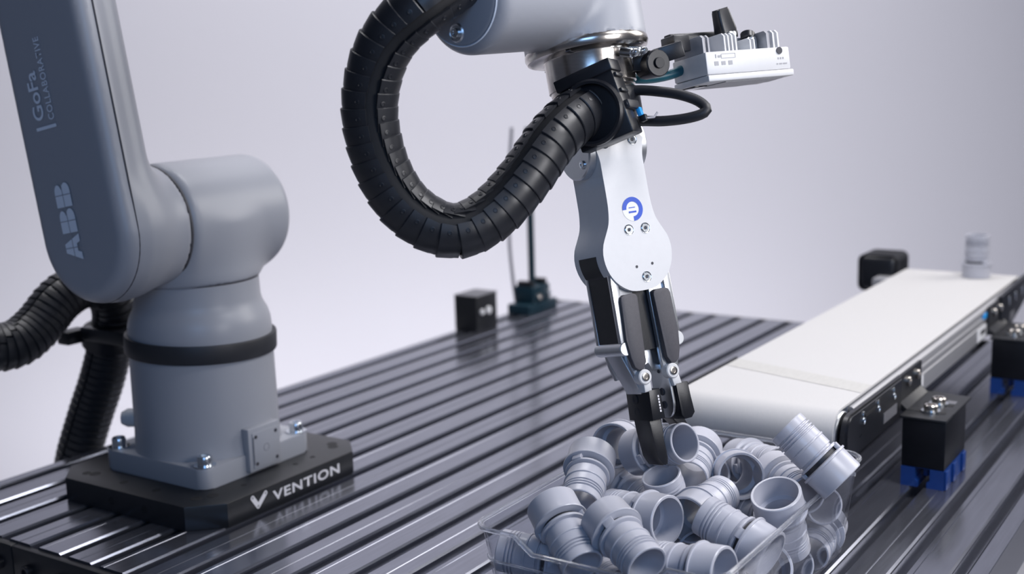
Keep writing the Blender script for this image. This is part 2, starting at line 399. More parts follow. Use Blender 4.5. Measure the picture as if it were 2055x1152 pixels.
def f_sh(P):
    v = sd_capcyl(np.stack([JX + (P[:, 0] - JX) * (1 + 2.6 * np.clip(P[:, 2] - 0.235, 0, 0.1)), JY + (P[:, 1] - JY) * (1 + 2.6 * np.clip(P[:, 2] - 0.235, 0, 0.1)), P[:, 2]], 1), (JX, JY, 0.2268), (JX, JY, JZ), 0.0650, 0.0015)
    h = sd_capcyl(P, (JX - 0.0535, JY, JZ), (JX + 0.088, JY, JZ), 0.0625, 0.012)
    h = np.maximum(h, sd_capcyl(P, (JX - 0.0535, JY, JZ), (JX + 0.3, JY, JZ), 0.0625, 0.001))
    return smin(v, h, 0.026)
build_sdf('shoulder_housing', f_sh, (JX - 0.075, JY - 0.075, 0.215), (JX + 0.1, JY + 0.075, 0.365), 0.003, 'paint', rb)
b = MB(); b.lathe([(0, 0), (0.0618, 0), (0.0618, 0.0022), (0, 0.0022)], axis_frame((JX - 0.0557, JY, JZ), (1, 0, 0)), 64); build('joint_seam', b, 'seam', rb)
TH = math.radians(10); AD = V((0, math.sin(TH), math.cos(TH))); AH = V((0, -math.cos(TH), math.sin(TH)))
J2 = V((JX, JY, JZ)); EL = J2 + AD * 0.444
def f_la(P):
    front = sd_stadium(P, tuple(J2), tuple(EL), (1, 0, 0), 0.0655, -0.140, -0.128, 0.0)
    front = sd_stadium(P, tuple(J2), tuple(EL), (1, 0, 0), 0.0665, -0.140, -0.110, 0.0145)
    back = sd_stadium(P, tuple(J2), tuple(EL), (1, 0, 0), 0.0620, -0.132, -0.082, 0.022)
    hub = sd_capcyl(P, (JX - 0.108, JY, JZ), (JX - 0.0562, JY, JZ), 0.0622, 0.0015)
    e = np.array(EL)
    hub2 = sd_capcyl(P, e + (-0.108, 0, 0), e + (-0.0562, 0, 0), 0.0622, 0.0015)
    return smin(smin(smin(front, back, 0.008), hub, 0.026), hub2, 0.026)
build_sdf('lower_arm', f_la, (JX - 0.155, JY - 0.09, 0.2), (JX - 0.045, JY + 0.17, 0.82), 0.0034, 'paint', rb)
# parting line of the arm cover
pl = []; rr = 0.0668
for k in range(25):
    a = math.pi + math.pi * k / 24; pl.append(J2 + AH * (-rr * math.cos(a) * -1) + AD * (rr * math.sin(a)))
for k in range(25):
    a = math.pi * k / 24; pl.append(EL + AH * (rr * math.cos(a)) + AD * (rr * math.sin(a)))
b = MB(); b.tube([p + V((-0.1245, 0, 0)) for p in pl], 0.0009, 6, True); build('cover_seam', b, 'seam', rb)
FF = frame(J2 + V((-0.1410, 0, 0)), AD, -AH, (-1, 0, 0))
fit_text('arm_lettering', 'GoFa', 0.047, 0.0160, FF @ Matrix.Translation((0.1165, 0.0155, 0)), 'print_grey', rb, 0.015)
fit_text('arm_lettering', 'COLLABORATIVE', 0.0785, 0.0088, FF @ Matrix.Translation((0.1145, 0.0005, 0)), 'print_grey', rb, 0.012, 1.1)
b = MB(); b.box((0.1085, 0.0155, 0), (0.0032, 0.031, 0.0002), FF); build('arm_line', b, 'print_grey', rb, None)
def block_b():
    o = [(0, 0), (0.62, 0)] + [(0.62 + 0.34 * math.cos(t), 0.27 + 0.27 * math.sin(t)) for t in [-math.pi / 2 + math.pi * k / 10 for k in range(1, 10)]]
    return o + [(0.70, 0.55)] + [(0.58 + 0.33 * math.cos(t), 0.77 + 0.23 * math.sin(t)) for t in [-math.pi / 2 + math.pi * k / 10 for k in range(1, 10)]] + [(0.58, 1), (0, 1)]
block_a = [(0, 0), (0.34, 1), (0.70, 1), (1.04, 0), (0.74, 0), (0.67, 0.22), (0.37, 0.22), (0.30, 0)]
b = MB()
for o, x0 in ((block_a, 0.0), (block_b(), 1.12), (block_b(), 2.16)):
    b.mesh([((x0 + q[0]) * 0.0242 - 0.0215, q[1] * 0.0235 + 0.0003, 0) for q in o], [list(range(len(o)))], FF)
ab = build('arm_lettering', b, 'print_grey', rb, None)
b = MB(); b.box((0.0158, 0.0118, 0.0001), (0.076, 0.0007, 0.0004), FF)
for x in (-0.0089, 0.0172, 0.0424): b.box((x, 0.0118, 0.0001), (0.0007, 0.025, 0.0004), FF)
build('letter_gaps', b, 'paint', ab, None)
# elbow, forearm (above the picture) and wrist
WR = V((0.8900, 0.5226, 0.4878)); 
E2 = EL + V((-0.02, -0.01, 0.0))
b = MB(); b.lathe([(0, -0.034), (0.045, -0.034), (0.058, -0.026), (0.0615, -0.012), (0.0615, 0.085), (0.056, 0.098), (0.04, 0.104), (0, 0.104)], axis_frame(E2 + V((-0.0, 0, 0)), (1, 0, 0)), 56); build('elbow_housing', b, 'paint', rb, 50)
# wrist: J5 housing and J6 barrel blended together
G_O = V((0.8678, 0.4574, 0.2960)); G_u = V((0.8861, -0.4615, 0.0435)).normalized(); G_t = V((-0.0662, -0.2190, -0.9735)).normalized(); G_w = G_u.cross(-G_t).normalized()
G = frame(G_O, G_u, -G_t, G_w)
def gl(u, v, w_=0.0): return G_O + G_u * (u / 1000) + G_t * (v / 1000) + G_w * (w_ / 1000)
CAPC = V((0.7540, 0.5442, 0.4893)); WC = gl(-2, -209, -23); CD = (CAPC - WC).normalized()
FOR0 = V((0.862, 0.640, 0.575))
def f_wr(P):
    bar = sd_capcyl(P, tuple(gl(-2, -163, -23)), tuple(gl(-2, -262, -23)), 0.0508, 0.0012)
    hou = sd_capcyl(P, tuple(CAPC), tuple(WC), 0.0440, 0.011)
    fo = sd_capcyl(P, tuple(FOR0), tuple(WC * 0.5 + CAPC * 0.5 + V((0, 0.0, 0.03))), 0.043, 0.02)
    return smin(smin(bar, hou, 0.007), fo, 0.03)
build_sdf('wrist_housing', f_wr, (0.70, 0.44, 0.425), (0.97, 0.70, 0.64), 0.0032, 'paint', rb)
b = MB(); b.cyl(FOR0 - (FOR0 - E2).normalized() * -0.0, E2 + V((0.07, 0, 0)), 0.043, 0.052, 48, 0.004); build('forearm', b, 'paint', rb, 50)
CF = axis_frame(CAPC, CD)
b = MB(); b.lathe([(0.0365, -0.0006), (0.0372, 0.0002), (0.0378, -0.0006)], CF, 56, 0, True); build('cap_seam', b, 'print_grey', rb)
b = MB(); b.lathe([(0, 0.0012), (0.034, 0.0012), (0.036, 0.0004), (0.036, -0.002), (0, -0.002)], CF, 56); build('wrist_cap', b, 'paint', rb)
CFi = CF.inverted(); tp = CFi @ V((0.7828, 0.5423, 0.4752)); ang = math.atan2(tp.y, tp.x)
sp = CF @ V((0.027 * math.cos(ang), 0.027 * math.sin(ang), 0.0012))
b = MB(); b.lathe([(0.0, 0.0003), (0.0055, 0.0003), (0.0065, 0.0012), (0.0075, 0.0), (0.0075, -0.002)], axis_frame(sp, CD), 20); rec = build('screw_recess', b, 'alu', rb)
screw('screw', sp + CD * 0.0004, CD, 0.0038, 0.0022, 'zinc', rec)
# tool flange
b = MB(); AX = axis_frame(gl(-2, -164, -23), G_t)
b.lathe([(0, -0.002), (0.0495, -0.002), (0.0512, 0.0), (0.0516, 0.0035), (0.0500, 0.0072), (0.046, 0.0085), (0.037, 0.0085), (0.0365, 0.0095), (0.0365, 0.034), (0.035, 0.0345), (0.035, 0.037), (0.0335, 0.037), (0.0335, 0.040), (0, 0.040)], AX, 64); tfl = build('tool_flange', b, 'steel', rb, 40)
for a in (0.2, 1.6, 3.1, 4.5):
    b = MB(); b.box((0, 0, 0), (0.011, 0.0035, 0.0008), AX @ Matrix.Rotation(a, 4, 'Z') @ Matrix.Translation((0.0435, 0, 0.0087)), 0.0); build('flange_slot', b, 'seam', tfl)
b = MB(); b.lathe([(0, 0.040), (0.036, 0.040), (0.037, 0.042), (0.037, 0.060), (0.033, 0.062), (0, 0.062)], AX, 48); build('adapter_ring', b, 'black_plastic', rb, 40)
for (p, q) in (((6, -150, 15), (10, -146, 25)), ((16, -151, 11), (22, -148, 20))):
    b = MB(); b.cyl(gl(*p), gl(*q), 0.0042, None, 16, 0.0008); b.cyl(gl(*q), gl(q[0] + 1, q[1], q[2] + 5), 0.0034, 0.0028, 16, 0.0008); build('dowel_screw', b, 'zinc', rb)

# ------------------------------------------------------------------ gripper
gp = thing('gripper', 'white aluminium two finger gripper with a blue ring logo', 'gripper', gl(-2, -92, -23))
def smooth_loop(pts, step):
    P = [V((p[0], p[1], 0)) for p in pts]; n = len(P); out = []
    for i in range(n):
        a, b_, c, d = P[i - 1], P[i], P[(i + 1) % n], P[(i + 2) % n]
        k = max(1, int((c - b_).length / step))
        for j in range(k):
            t = j / k; q = 0.5 * ((2 * b_) + (c - a) * t + (2 * a - 5 * b_ + 4 * c - d) * t * t + (3 * b_ - a - 3 * c + d) * t ** 3); out.append((q.x, q.y))
    return out
def mmo(pts, u0=0.0, s=1): 
    o = [((u0 + s * p[0]) / 1000, -p[1] / 1000) for p in pts]
    return o
def ccw(o):
    A = sum(o[i - 1][0] * o[i][1] - o[i][0] * o[i - 1][1] for i in range(len(o)))
    return o if A > 0 else o[::-1]
half = [(20.5, -90), (20.5, -65), (20.5, -40), (21, -27), (23, -16), (27.5, -7), (31.2, 0), (33, 8), (32.5, 16), (30, 24), (25, 31.5), (17, 37.8), (8, 41)]
loop = half + [(-x, v) for x, v in half[::-1]]
out = ccw(mmo([(x * 1000, y * 1000) for x, y in smooth_loop([(-2 + x, v) for x, v in loop], 3.0)] and [(p[0], p[1]) for p in smooth_loop([(-2 + x, v) for x, v in loop], 3.0)]))
b = MB(); b.prism(out, -0.0460, 0.0, G, 0.0028, 3); build('gripper_body', b, 'alu_white', gp, 40)
rec = ccw(mmo([(p[0] * 1.008 - 0.0, p[1] + 0.25) for p in smooth_loop([(-2 + x, v) for x, v in loop], 3.0) if p[1] > 6]))
b = MB(); b.prism(rec, -0.0385, -0.0115, G); build('link_recess', b, 'black_plastic', gp, 40)
for s in (-1, 1):
    b = MB(); p0 = gl(-2 + s * 20.0, -80, -25); p1 = gl(-2 + s * 28.5, -80, -25)
    b.cyl(p0, p1, 0.0245, None, 48, 0.0012); dd = build('pivot_disc', b, 'alu', gp, 40)
    for a in (70, 190, 310):
        q = p1 + G_t * (-0.017 * math.sin(math.radians(a))) + G_w * (0.017 * math.cos(math.radians(a))); screw('screw', q, G_u * s, 0.0036, 0.0012, 'zinc', dd)
b = MB(); b.box((-0.002, 0.097, -0.023), (0.040, 0.016, 0.040), G, 0.002); build('pivot_bracket', b, 'alu', gp)
for (uu, vv, r) in ((-7, -8.7, 3.9), (9.0, -8.2, 3.9), (-15.5, -80.5, 3.9), (11.2, -81, 3.9), (2.2, 31, 3.9)):
    b = MB(); F = axis_frame(gl(uu, vv, 0.05), G_w); r /= 1000
    b.lathe([(0, 0.0001), (r * 0.42, 0.0001), (r * 0.42, 0.0005), (r * 0.85, 0.0005), (r * 0.86, 0.0001), (r, 0.0001), (r * 1.12, 0.0004), (r * 1.2, -0.0002)], F, 20); sc = build('screw', b, 'zinc', gp)
    b = MB(); b.lathe([(0, 0.00022), (r * 0.40, 0.00022)], F, 6); build('socket', b, 'seam', sc)
for (uu, vv) in ((-5.6, 21.7), (9.8, 21.1)):
    b = MB(); b.lathe([(0, 0.00015), (0.0012, 0.00015)], axis_frame(gl(uu, vv, 0.05), G_w), 12); build('pin_hole', b, 'seam', gp)
LF = G @ Matrix.Translation((0.0, 0.0250, 0.0002))
b = MB(); b.lathe([(0, 0), (0.0098, 0)], LF, 40); lg = build('logo_disc', b, 'logo_white', gp)
b = MB(); b.lathe([(0.0060, 0.0002), (0.0098, 0.0002)], LF, 32, 0, False, math.radians(-92), math.radians(180)); build('logo_ring', b, 'logo_blue', lg)
b = MB(); b.box((-0.0005, -0.0024, 0.0002), (0.0072, 0.0014, 0.0002), LF); b.box((-0.0005, 0.0012, 0.0002), (0.006, 0.0006, 0.0002), LF); build('logo_line', b, 'logo_blue', lg)
b = MB(); b.prism(ccw(mmo([(-12, 36), (12, 36), (10, 90), (-9, 90)])), -0.036, -0.010, G); build('inner_housing', b, 'black_plastic', gp)
b = MB(); b.prism(ccw(mmo([(-7, 88), (12, 88), (13, 108), (2, 108), (0, 100), (-8, 104)])), -0.030, -0.016, G, 0.0006); build('cross_link', b, 'alu', gp)
cov = [(8.5, 46), (9.5, 43.5), (12, 42.3), (21, 42.3), (24, 43.5), (25.2, 47), (26.2, 78), (25, 93), (22.5, 101), (19, 103.8), (14.5, 103.5), (11, 98)]
for s, bo in ((-1, 0.0), (1, 11.0)):
    sh = -2.0 if s < 0 else -3.5
    fg = lambda pts, dx=0.0: ccw(mmo([(sh + s * (p[0] + dx), p[1]) for p in pts]))
    b = MB(); b.prism(fg(cov), -0.0045, 0.0012, G, 0.0010); build('finger_cover', b, 'pad_grey', gp, 40)
    b = MB(); b.prism(fg([(8.5, 36), (24, 36), (25.5, 80), (23, 100), (19, 112), (10, 112), (9.5, 98)]), -0.0095, -0.0050, G, 0.0006); build('inner_link', b, 'alu', gp)
    b = MB(); b.prism(fg([(8.5, 36), (24, 36), (25.5, 80), (23, 100), (19, 112), (10, 112), (9.5, 98)]), -0.0400, -0.0355, G, 0.0006); build('inner_link', b, 'alu', gp)
    for w0, w1 in ((-0.0065, -0.0018), (-0.0405, -0.0360)):
        b = MB(); b.prism(fg([(22.5, 24), (29.5, 24), (30, 84), (26, 90), (22.5, 86)]), w0, w1, G, 0.0007); build('outer_link', b, 'alu', gp)
    b = MB(); b.prism(fg([(23.2, 25), (29, 25), (29.3, 80), (23.4, 80)]), -0.0362, -0.0063, G); build('link_core', b, 'black_plastic', gp)
    b = MB(); b.cyl(gl(sh + s * 26.5, 85, -1.0), gl(sh + s * 26.5, 85, -41.5), 0.0058, None, 24, 0.0006); build('cross_pin', b, 'alu', gp)
    b = MB(); b.prism(fg([(30, 86), (25, 83), (14, 110), (8, 124), (15, 124)] if s < 0 else [(30, 86), (25, 83), (18, 110), (15, 124), (25, 124)]), -0.0310, -0.0085, G, 0.0008); build('finger_base', b, 'alu', gp)
    b = MB(); b.cyl(gl(sh + s * 14.5, 110, -8), gl(sh + s * 14.5, 110, 1.2), 0.0062, None, 24, 0.0008); pin = build('pivot_pin', b, 'alu_white', gp)
    screw('pin_screw', gl(sh + s * 14.5, 110, 1.2), G_w, 0.0034, 0.0010, 'steel', pin)
    b = MB(); b.prism(fg([(9.5, 112), (16.5, 112), (16.5, 122.5), (9.5, 122.5)] if s < 0 else [(12, 112), (20, 112), (22, 122.5), (14, 122.5)]), -0.0120, -0.0004, G, 0.0006); build('finger_fork', b, 'alu_white', gp)
# black finger tips
tipL = [(-15, 121.5), (-4.2, 121.5), (-3.6, 146), (-5.5, 154), (-5.0, 166), (-3.6, 178), (-5.0, 184), (-9.5, 184), (-13.5, 176), (-14.6, 160), (-15.2, 152), (-16.2, 146)]
b = MB(); b.prism(ccw(mmo([p for p in tipL if p[1] <= 146.5])), -0.0350, 0.0, G, 0.0009); tl = build('finger_tip', b, 'black_plastic', gp)
b = MB(); b.prism(ccw(mmo([(-16.0, 144.5), (-3.8, 144.5), (-5.5, 154), (-5.0, 166), (-3.6, 178), (-5.0, 184), (-9.5, 184), (-13.5, 176), (-14.6, 160), (-15.2, 152)])), -0.0290, -0.0060, G, 0.0012); build('tip_blade', b, 'black_plastic', tl)
for vv in (128.5, 139.5): screw('tip_screw', gl(-15.3, vv, -22), -G_u, 0.0042, 0.0007, 'rubber', tl)
b = MB()
for k in range(6): b.box((-0.0072, -(0.1275 + 0.0024 * k), 0.0002), (0.0014, 0.0017, 0.0002), G)
build('tip_lettering', b, 'print_white', tl, None)
b = MB(); b.prism(ccw(mmo([(12, 121), (24, 121), (25, 142), (26, 147), (22, 151), (15, 151), (12.5, 147)])), -0.0350, 0.0, G, 0.0009); tr_ = build('finger_tip', b, 'black_plastic', gp)
b = MB(); b.prism(ccw(mmo([(17, 146), (26, 146), (36, 156), (39, 164), (38.5, 180), (35, 182), (33.2, 178), (33.2, 166), (28, 158)])), -0.0450, -0.0300, G, 0.0012); build('tip_blade', b, 'black_plastic', tr_)
TF = frame(gl(11.8, 0, 0), -G_w, -G_t, -G_u)
tg = [(0.004, -0.104), (0.030, -0.104)] + [(0.017 - 0.013 * math.cos(math.pi * k / 14) * -1, -0.136 - 0.013 * math.sin(math.pi * k / 14)) for k in range(15)]
b = MB(); b.prism(ccw(tg), 0.0, 0.0030, TF, 0.0005); tn = build('mount_tongue', b, 'alu', gp)
for vv, r in ((110, 0.0013), (127, 0.0030), (138, 0.0030)):
    b = MB(); b.lathe([(0, 0.0002), (r * 0.7, 0.0002), (r, 0.0006), (r * 1.08, 0.0)], TF @ Matrix.Translation((0.017, -vv / 1000, 0.0031)), 16); build('tongue_hole', b, 'seam', tn)

# ------------------------------------------------------------------ segmented dress hose with its bracket
BK = V((0.8398, 0.4677, 0.4402)); B1 = V((0.1796, -0.9103, 0.3729)).normalized(); BV = V((-0.0262, -0.3834, -0.9232)); BV = (BV - B1 * BV.dot(B1)).normalized(); BN = BV.cross(B1)
hb = thing('hose_bracket', 'black plastic hose bracket clamped under the robot wrist', 'bracket', BK + BV * 0.04 - BN * 0.02)
def bk(x, y, z): return BK + B1 * x + BV * y + BN * z
def bbox(b, x0, x1, y0, y1, z0, z1, bev=0.001, mi=0):
    b.box(((x0 + x1) / 2, (y0 + y1) / 2, (z0 + z1) / 2), (x1 - x0, y1 - y0, z1 - z0), Matrix.Translation(BK) @ Matrix((B1, BV, BN)).transposed().to_4x4(), bev, 2, mi)
b = MB(); bbox(b, -0.046, 0.0, 0.0075, 0.060, -0.020, -0.001, 0.0015); build('bracket_body', b, 'black_plastic', hb)
b = MB(); bbox(b, -0.048, 0.0015, -0.001, 0.009, -0.022, 0.0015, 0.0012); build('top_bar', b, 'black_plastic', hb)
b = MB(); bbox(b, -0.042, -0.003, 0.010, 0.036, -0.034, -0.018, 0.0015); build('rear_shell', b, 'black_plastic', hb)
b = MB(); bbox(b, -0.040, -0.002, 0.038, 0.059, -0.032, -0.018, 0.0015); build('rear_shell', b, 'black_plastic', hb)
for y in (0.011, 0.024, 0.036): 
    b = MB(); bbox(b, -0.002, 0.0022, y, y + 0.003, -0.018, -0.003, 0.0006); build('rib', b, 'black_plastic', hb)
b = MB(); bbox(b, -0.003, 0.0035, 0.034, 0.041, -0.030, -0.004, 0.001); build('clip', b, 'rubber', hb)
b = MB(); b.lathe([(0.0225, -0.001), (0.0262, -0.001), (0.0262, 0.003), (0.0245, 0.0045), (0.0225, 0.0045)], axis_frame(bk(-0.026, 0.034, 0), BN), 40, 0, True); build('collar', b, 'black_plastic', hb)
b = MB(); bbox(b, 0.0005, 0.004, 0.040, 0.047, -0.030, -0.024, 0.0005); build('blue_latch', b, 'cyan', hb)
b = MB(); bbox(b, 0.0005, 0.006, 0.0465, 0.052, -0.031, -0.025, 0.001); build('latch_knob', b, 'black_plastic', hb)
b = MB(); b.tube([bk(0.005, 0.050, -0.028), bk(0.010, 0.051, -0.033), bk(0.013, 0.048, -0.036)], 0.0009, 8); build('latch_wire', b, 'grey_cable', hb)

def segmented_hose(name, label, pts, r, pitch, seam_dir, group=None, seam_half=0.16, cat='hose', studs=True):
    P, T = spline(pts, pitch); th = thing(name, label, cat, P[0], group); base = WM[th.name].inverted()
    b = MB(); b.tube(P, r * 0.86, 16); build('inner_tube', b, 'hose_core', th)
    b = MB(); h = pitch
    prof = [(r * 0.86, -h * 0.90), (r * 0.925, -h * 0.88), (r * 0.94, -h * 0.60), (r * 0.965, -h * 0.45), (r * 0.985, -h * 0.1), (r * 1.005, h * 0.30), (r * 1.012, h * 0.48), (r * 0.985, h * 0.53), (r * 0.86, h * 0.54)]
    if seam_half > 0: b.lathe(prof, None, 30, 0, True, seam_half, 2 * math.pi - seam_half)
    else: b.lathe(prof, None, 24, 0, True)
    if studs:
        for a in (seam_half + 0.22, 2 * math.pi - seam_half - 0.30):
            F = axis_frame((r * 0.982 * math.cos(a), r * 0.982 * math.sin(a), -h * 0.08), (math.cos(a), math.sin(a), 0))
            b.lathe([(0, 0.0002), (0.0011, 0.0002), (0.0013, 0.0005), (0.0019, 0.0004), (0.0021, -0.0004)], F, 10)
    me = bpy.data.meshes.new('hose_segment'); b.bm.to_mesh(me); b.bm.free(); me.materials.append(MATS['hose_black'])
    for p in me.polygons: p.use_smooth = True
    me.set_sharp_from_angle(angle=math.radians(35))
    for i in range(1, len(P) - 1):
        z = T[i]; x = V(seam_dir(i / (len(P) - 1), P[i], z)); x = (x - z * x.dot(z)).normalized()
        o = bpy.data.objects.new('hose_segment', me); COL.objects.link(o); o.parent = th
        o.matrix_basis = base @ frame(P[i], x, z.cross(x), z)
    return th
HOSE = [(0.8686,0.4927,0.4081),(0.8434,0.4912,0.4004),(0.8219,0.4933,0.3922),(0.8032,0.4985,0.3787),(0.7831,0.5065,0.3557),(0.7655,0.5184,0.3342),(0.7513,0.5299,0.3212),(0.7379,0.5425,0.3154),(0.7266,0.5573,0.3203),(0.7155,0.5731,0.3350),(0.7079,0.5848,0.3579),(0.7033,0.5905,0.3824),(0.7013,0.5921,0.4064),(0.7018,0.5881,0.4301),(0.7040,0.5791,0.4514),(0.7091,0.5674,0.4670),(0.7178,0.5503,0.4823),(0.7383,0.5424,0.4958),(0.7698,0.5372,0.5119),(0.8129,0.5337,0.5306)]
HC = V((0.775, 0.545, 0.400))
def seam_main(t, p, z):
    inward = (HC - p); inward = (inward - z * inward.dot(z)).normalized(); view = (V((0.0, 0.0, 0.437)) - p).normalized()
    k = np.interp(t, [0, 0.2, 0.45, 0.62, 0.8, 1.0], [42, 38, 18, 2, 26, 35]); k = math.radians(k)
    view = (view - z * view.dot(z)).normalized(); side = (inward - view * inward.dot(view)).normalized()
    return view * math.cos(k) + side * math.sin(k)
segmented_hose('cable_hose', 'black segmented cable hose looping in front of the robot wrist', HOSE, 0.0214, 0.0123, seam_main, None, 0.21)
HOSE2 = [(0.8897,1.2530,-0.0470),(0.8867,1.2338,-0.0080),(0.8955,1.2177,0.0390),(0.9039,1.2011,0.0825),(0.9102,1.1876,0.1255),(0.9003,1.1607,0.1661),(0.8865,1.1544,0.1955),(0.8610,1.1597,0.2070),(0.8306,1.1649,0.1958),(0.7998,1.1661,0.1704),(0.7713,1.1676,0.1565),(0.7415,1.1763,0.1591),(0.7158,1.1858,0.1823),(0.6984,1.1868,0.2174)]
segmented_hose('base_hose', 'black ribbed cable hose hanging behind the robot base at the left', HOSE2, 0.0265, 0.0085, lambda t, p, z: V((-1, -0.2, 0.3)), None, 0.05, 'hose', False)

# strap around the robot base and clamp for the rear hose
b = MB(); SF = Matrix.Translation((JX, JY, 0.1585)) @ Matrix.Rotation(math.radians(2.2), 4, V((FWD.x, FWD.y, 0)))
b.lathe([(0.0757, -0.0095), (0.0790, -0.0095), (0.0796, -0.008), (0.0796, 0.008), (0.0790, 0.0095), (0.0757, 0.0095)], SF, 72, 0, True)
st = thing('hose_strap', 'black band strapped around the robot base', 'strap', (JX, JY, 0.1585)); build('band', b, 'rubber', st)
b = MB(); b.box((0.886, 1.128, 0.1455), (0.03, 0.125, 0.016), None, 0.002); build('arm', b, 'black_plastic', st)
b = MB(); b.lathe([(0.027, -0.009), (0.0315, -0.009), (0.0315, 0.009), (0.027, 0.009)], axis_frame((0.9085, 1.186, 0.135), (-0.1, -0.3, 0.95)), 32, 0, True); build('hose_clamp', b, 'black_plastic', st)
b = MB(); b.box((0.872, 1.205, 0.141), (0.030, 0.02, 0.016), None, 0.002); build('clamp_lug', b, 'black_plastic', st)
# connector plate and rear plug of the robot base
b = MB(); b.box((0.8755, 0.911, 0.0515), (0.046, 0.012, 0.047), None, 0.002); cp = build('connector_plate', b, 'paint', rb)
b = MB(); b.lathe([(0, 0), (0.0185, 0), (0.0185, 0.03), (0, 0.03)], axis_frame((0.872, 0.9105, 0.051), (0, 1, 0)), 32); build('connector_boss', b, 'paint', rb)
b = MB(); b.box((0.8765, 0.9048, 0.0505), (0.038, 0.0015, 0.038), None, 0.0005); cv = build('connector_cover', b, 'paint', cp)
for dx in (-0.0145, 0.0145):
    for dz in (-0.0145, 0.0145): screw('screw', (0.8765 + dx, 0.9040, 0.0505 + dz), (0, -1, 0), 0.0019, 0.0006, 'seam', cv)
b = MB(); b.lathe([(0.0035, 0), (0.0038, 0.0003), (0.0041, 0)], axis_frame((0.8765, 0.9041, 0.0505), (0, -1, 0)), 20); build('cover_ring', b, 'tag_grey', cv)
b = MB(); b.box((0.8583, 0.9040, 0.0505), (0.0007, 0.0004, 0.030), None); build('cover_line', b, 'seam', cv)
b = MB(); b.lathe([(0, 0), (0.010, 0), (0.010, 0.012), (0.007, 0.018), (0, 0.018)], axis_frame((0.828, 1.044, 0.076), (-0.55, 0.83, 0)), 24); build('rear_plug', b, 'alu_white', rb)
# ------------------------------------------------------------------ wrist camera on its arm, cables
KA = V((0.9359, 0.4279, 0.4332)); Ku = V((0.8631, -0.5039, 0.0345)).normalized(); Kd = V((0.5028, 0.8506, -0.1542)); Kd = (Kd - Ku * Kd.dot(Ku)).normalized(); Kz = Ku.cross(Kd).normalized()
KF = frame(KA, Ku, Kd, Kz)    # origin: front left edge, mid height; y goes to the back
dc = thing('depth_camera', 'silver industrial camera with cooling fins beside the robot wrist', 'camera', KF @ V((0.043, 0.025, -0.0145)))
b = MB(); b.box((0.043, 0.025, 0.001), (0.086, 0.05, 0.019), KF, 0.0016); build('camera_body', b, 'alu_white', dc)
b = MB(); b.box((0.0435, 0.0245, -0.0115), (0.088, 0.052, 0.0055), KF, 0.0012); build('lower_shell', b, 'alu_white', dc)
b = MB(); b.prism(ccw([(0.020, 0.004), (0.080, 0.004), (0.084, 0.030), (0.062, 0.047), (0.014, 0.047)]), -0.0150, -0.0140, KF); build('window_glass', b, 'sensor_grey', dc)
b = MB(); b.box((0.008, 0.034, -0.0146), (0.013, 0.022, 0.0012), KF, 0.0002); build('lens_window', b, 'lens', dc)
fin = [(0.003, 0), (0.047, 0), (0.047, 0.0120), (0.042, 0.0150), (0.006, 0.0150), (0.003, 0.0125)]
def fin_plate(x0, x1, hs=1.0, name='fin', m='sensor_grey', y0=0.0):
    b = MB(); F = KF @ frame((0, 0, 0.0100), (0, 1, 0), (0, 0, 1), (1, 0, 0)); b.prism(ccw([(y0 + p[0] * (0.05 - y0) / 0.05, p[1] * hs) for p in fin]), x0, x1, F, 0.0004); return build(name, b, m, dc)
fin_plate(0.0005, 0.0035); fin_plate(0.0055, 0.0075)
for x in (0.022, 0.0258, 0.0296, 0.0334): fin_plate(x, x + 0.0018, 1.05, 'fin', 'alu_white')
for x in (0.048, 0.052): fin_plate(x, x + 0.0016, 0.7, 'fin', 'alu_white')
fin_plate(0.066, 0.0690, 1.05); fin_plate(0.0722, 0.0742, 1.05, 'fin', 'alu_white'); fin_plate(0.0768, 0.0788, 1.05, 'fin', 'alu_white')
b = MB(); b.box((0.043, 0.036, 0.017), (0.062, 0.024, 0.014), KF, 0.001); build('heat_sink', b, 'sensor_grey', dc)
b = MB(); b.lathe([(0, 0), (0.0030, 0), (0.0030, 0.0006), (0, 0.0006)], KF @ axis_frame((0.0752, -0.0002, 0.0075), (0, -1, 0)), 16); build('tap_hole', b, 'seam', dc)
cx = KF @ V((0.036, 0.016, 0.010)); cxd = (Kz + Ku * -0.10 - Kd * 0.05).normalized()
b = MB(); b.lathe([(0, 0), (0.0062, 0), (0.0062, 0.006), (0.0050, 0.007), (0.0050, 0.011), (0.0080, 0.0118), (0.0086, 0.013), (0.0086, 0.0165), (0.0078, 0.0178), (0, 0.0178)], axis_frame(cx, cxd), 24); cn = build('connector', b, 'zinc', dc)
b = MB(); CXF = axis_frame(cx + cxd * 0.017, (cxd + Ku * -0.12).normalized(), Kd); b.prism(rrect(-0.0085, 0.0085, -0.007, 0.007, 0.003), 0.0, 0.021, CXF, 0.0022)
for v in b.bm.verts:
    q = CXF.inverted() @ v.co; k = 1 - 0.28 * max(0, q.z) / 0.021; v.co = CXF @ V((q.x * k, q.y * k, q.z))
build('connector_plug', b, 'black_plastic', cn)
b = MB(); b.cyl(KF @ V((0.058, 0.014, 0.010)), KF @ V((0.058, 0.014, 0.022)), 0.0048, None, 18, 0.0008); build('connector', b, 'zinc', dc)
b = MB(); b.cyl(KF @ V((0.058, 0.018, 0.021)), KF @ V((0.060, 0.020, 0.027)), 0.0062, None, 18, 0.001); build('connector_cap', b, 'black_plastic', dc)
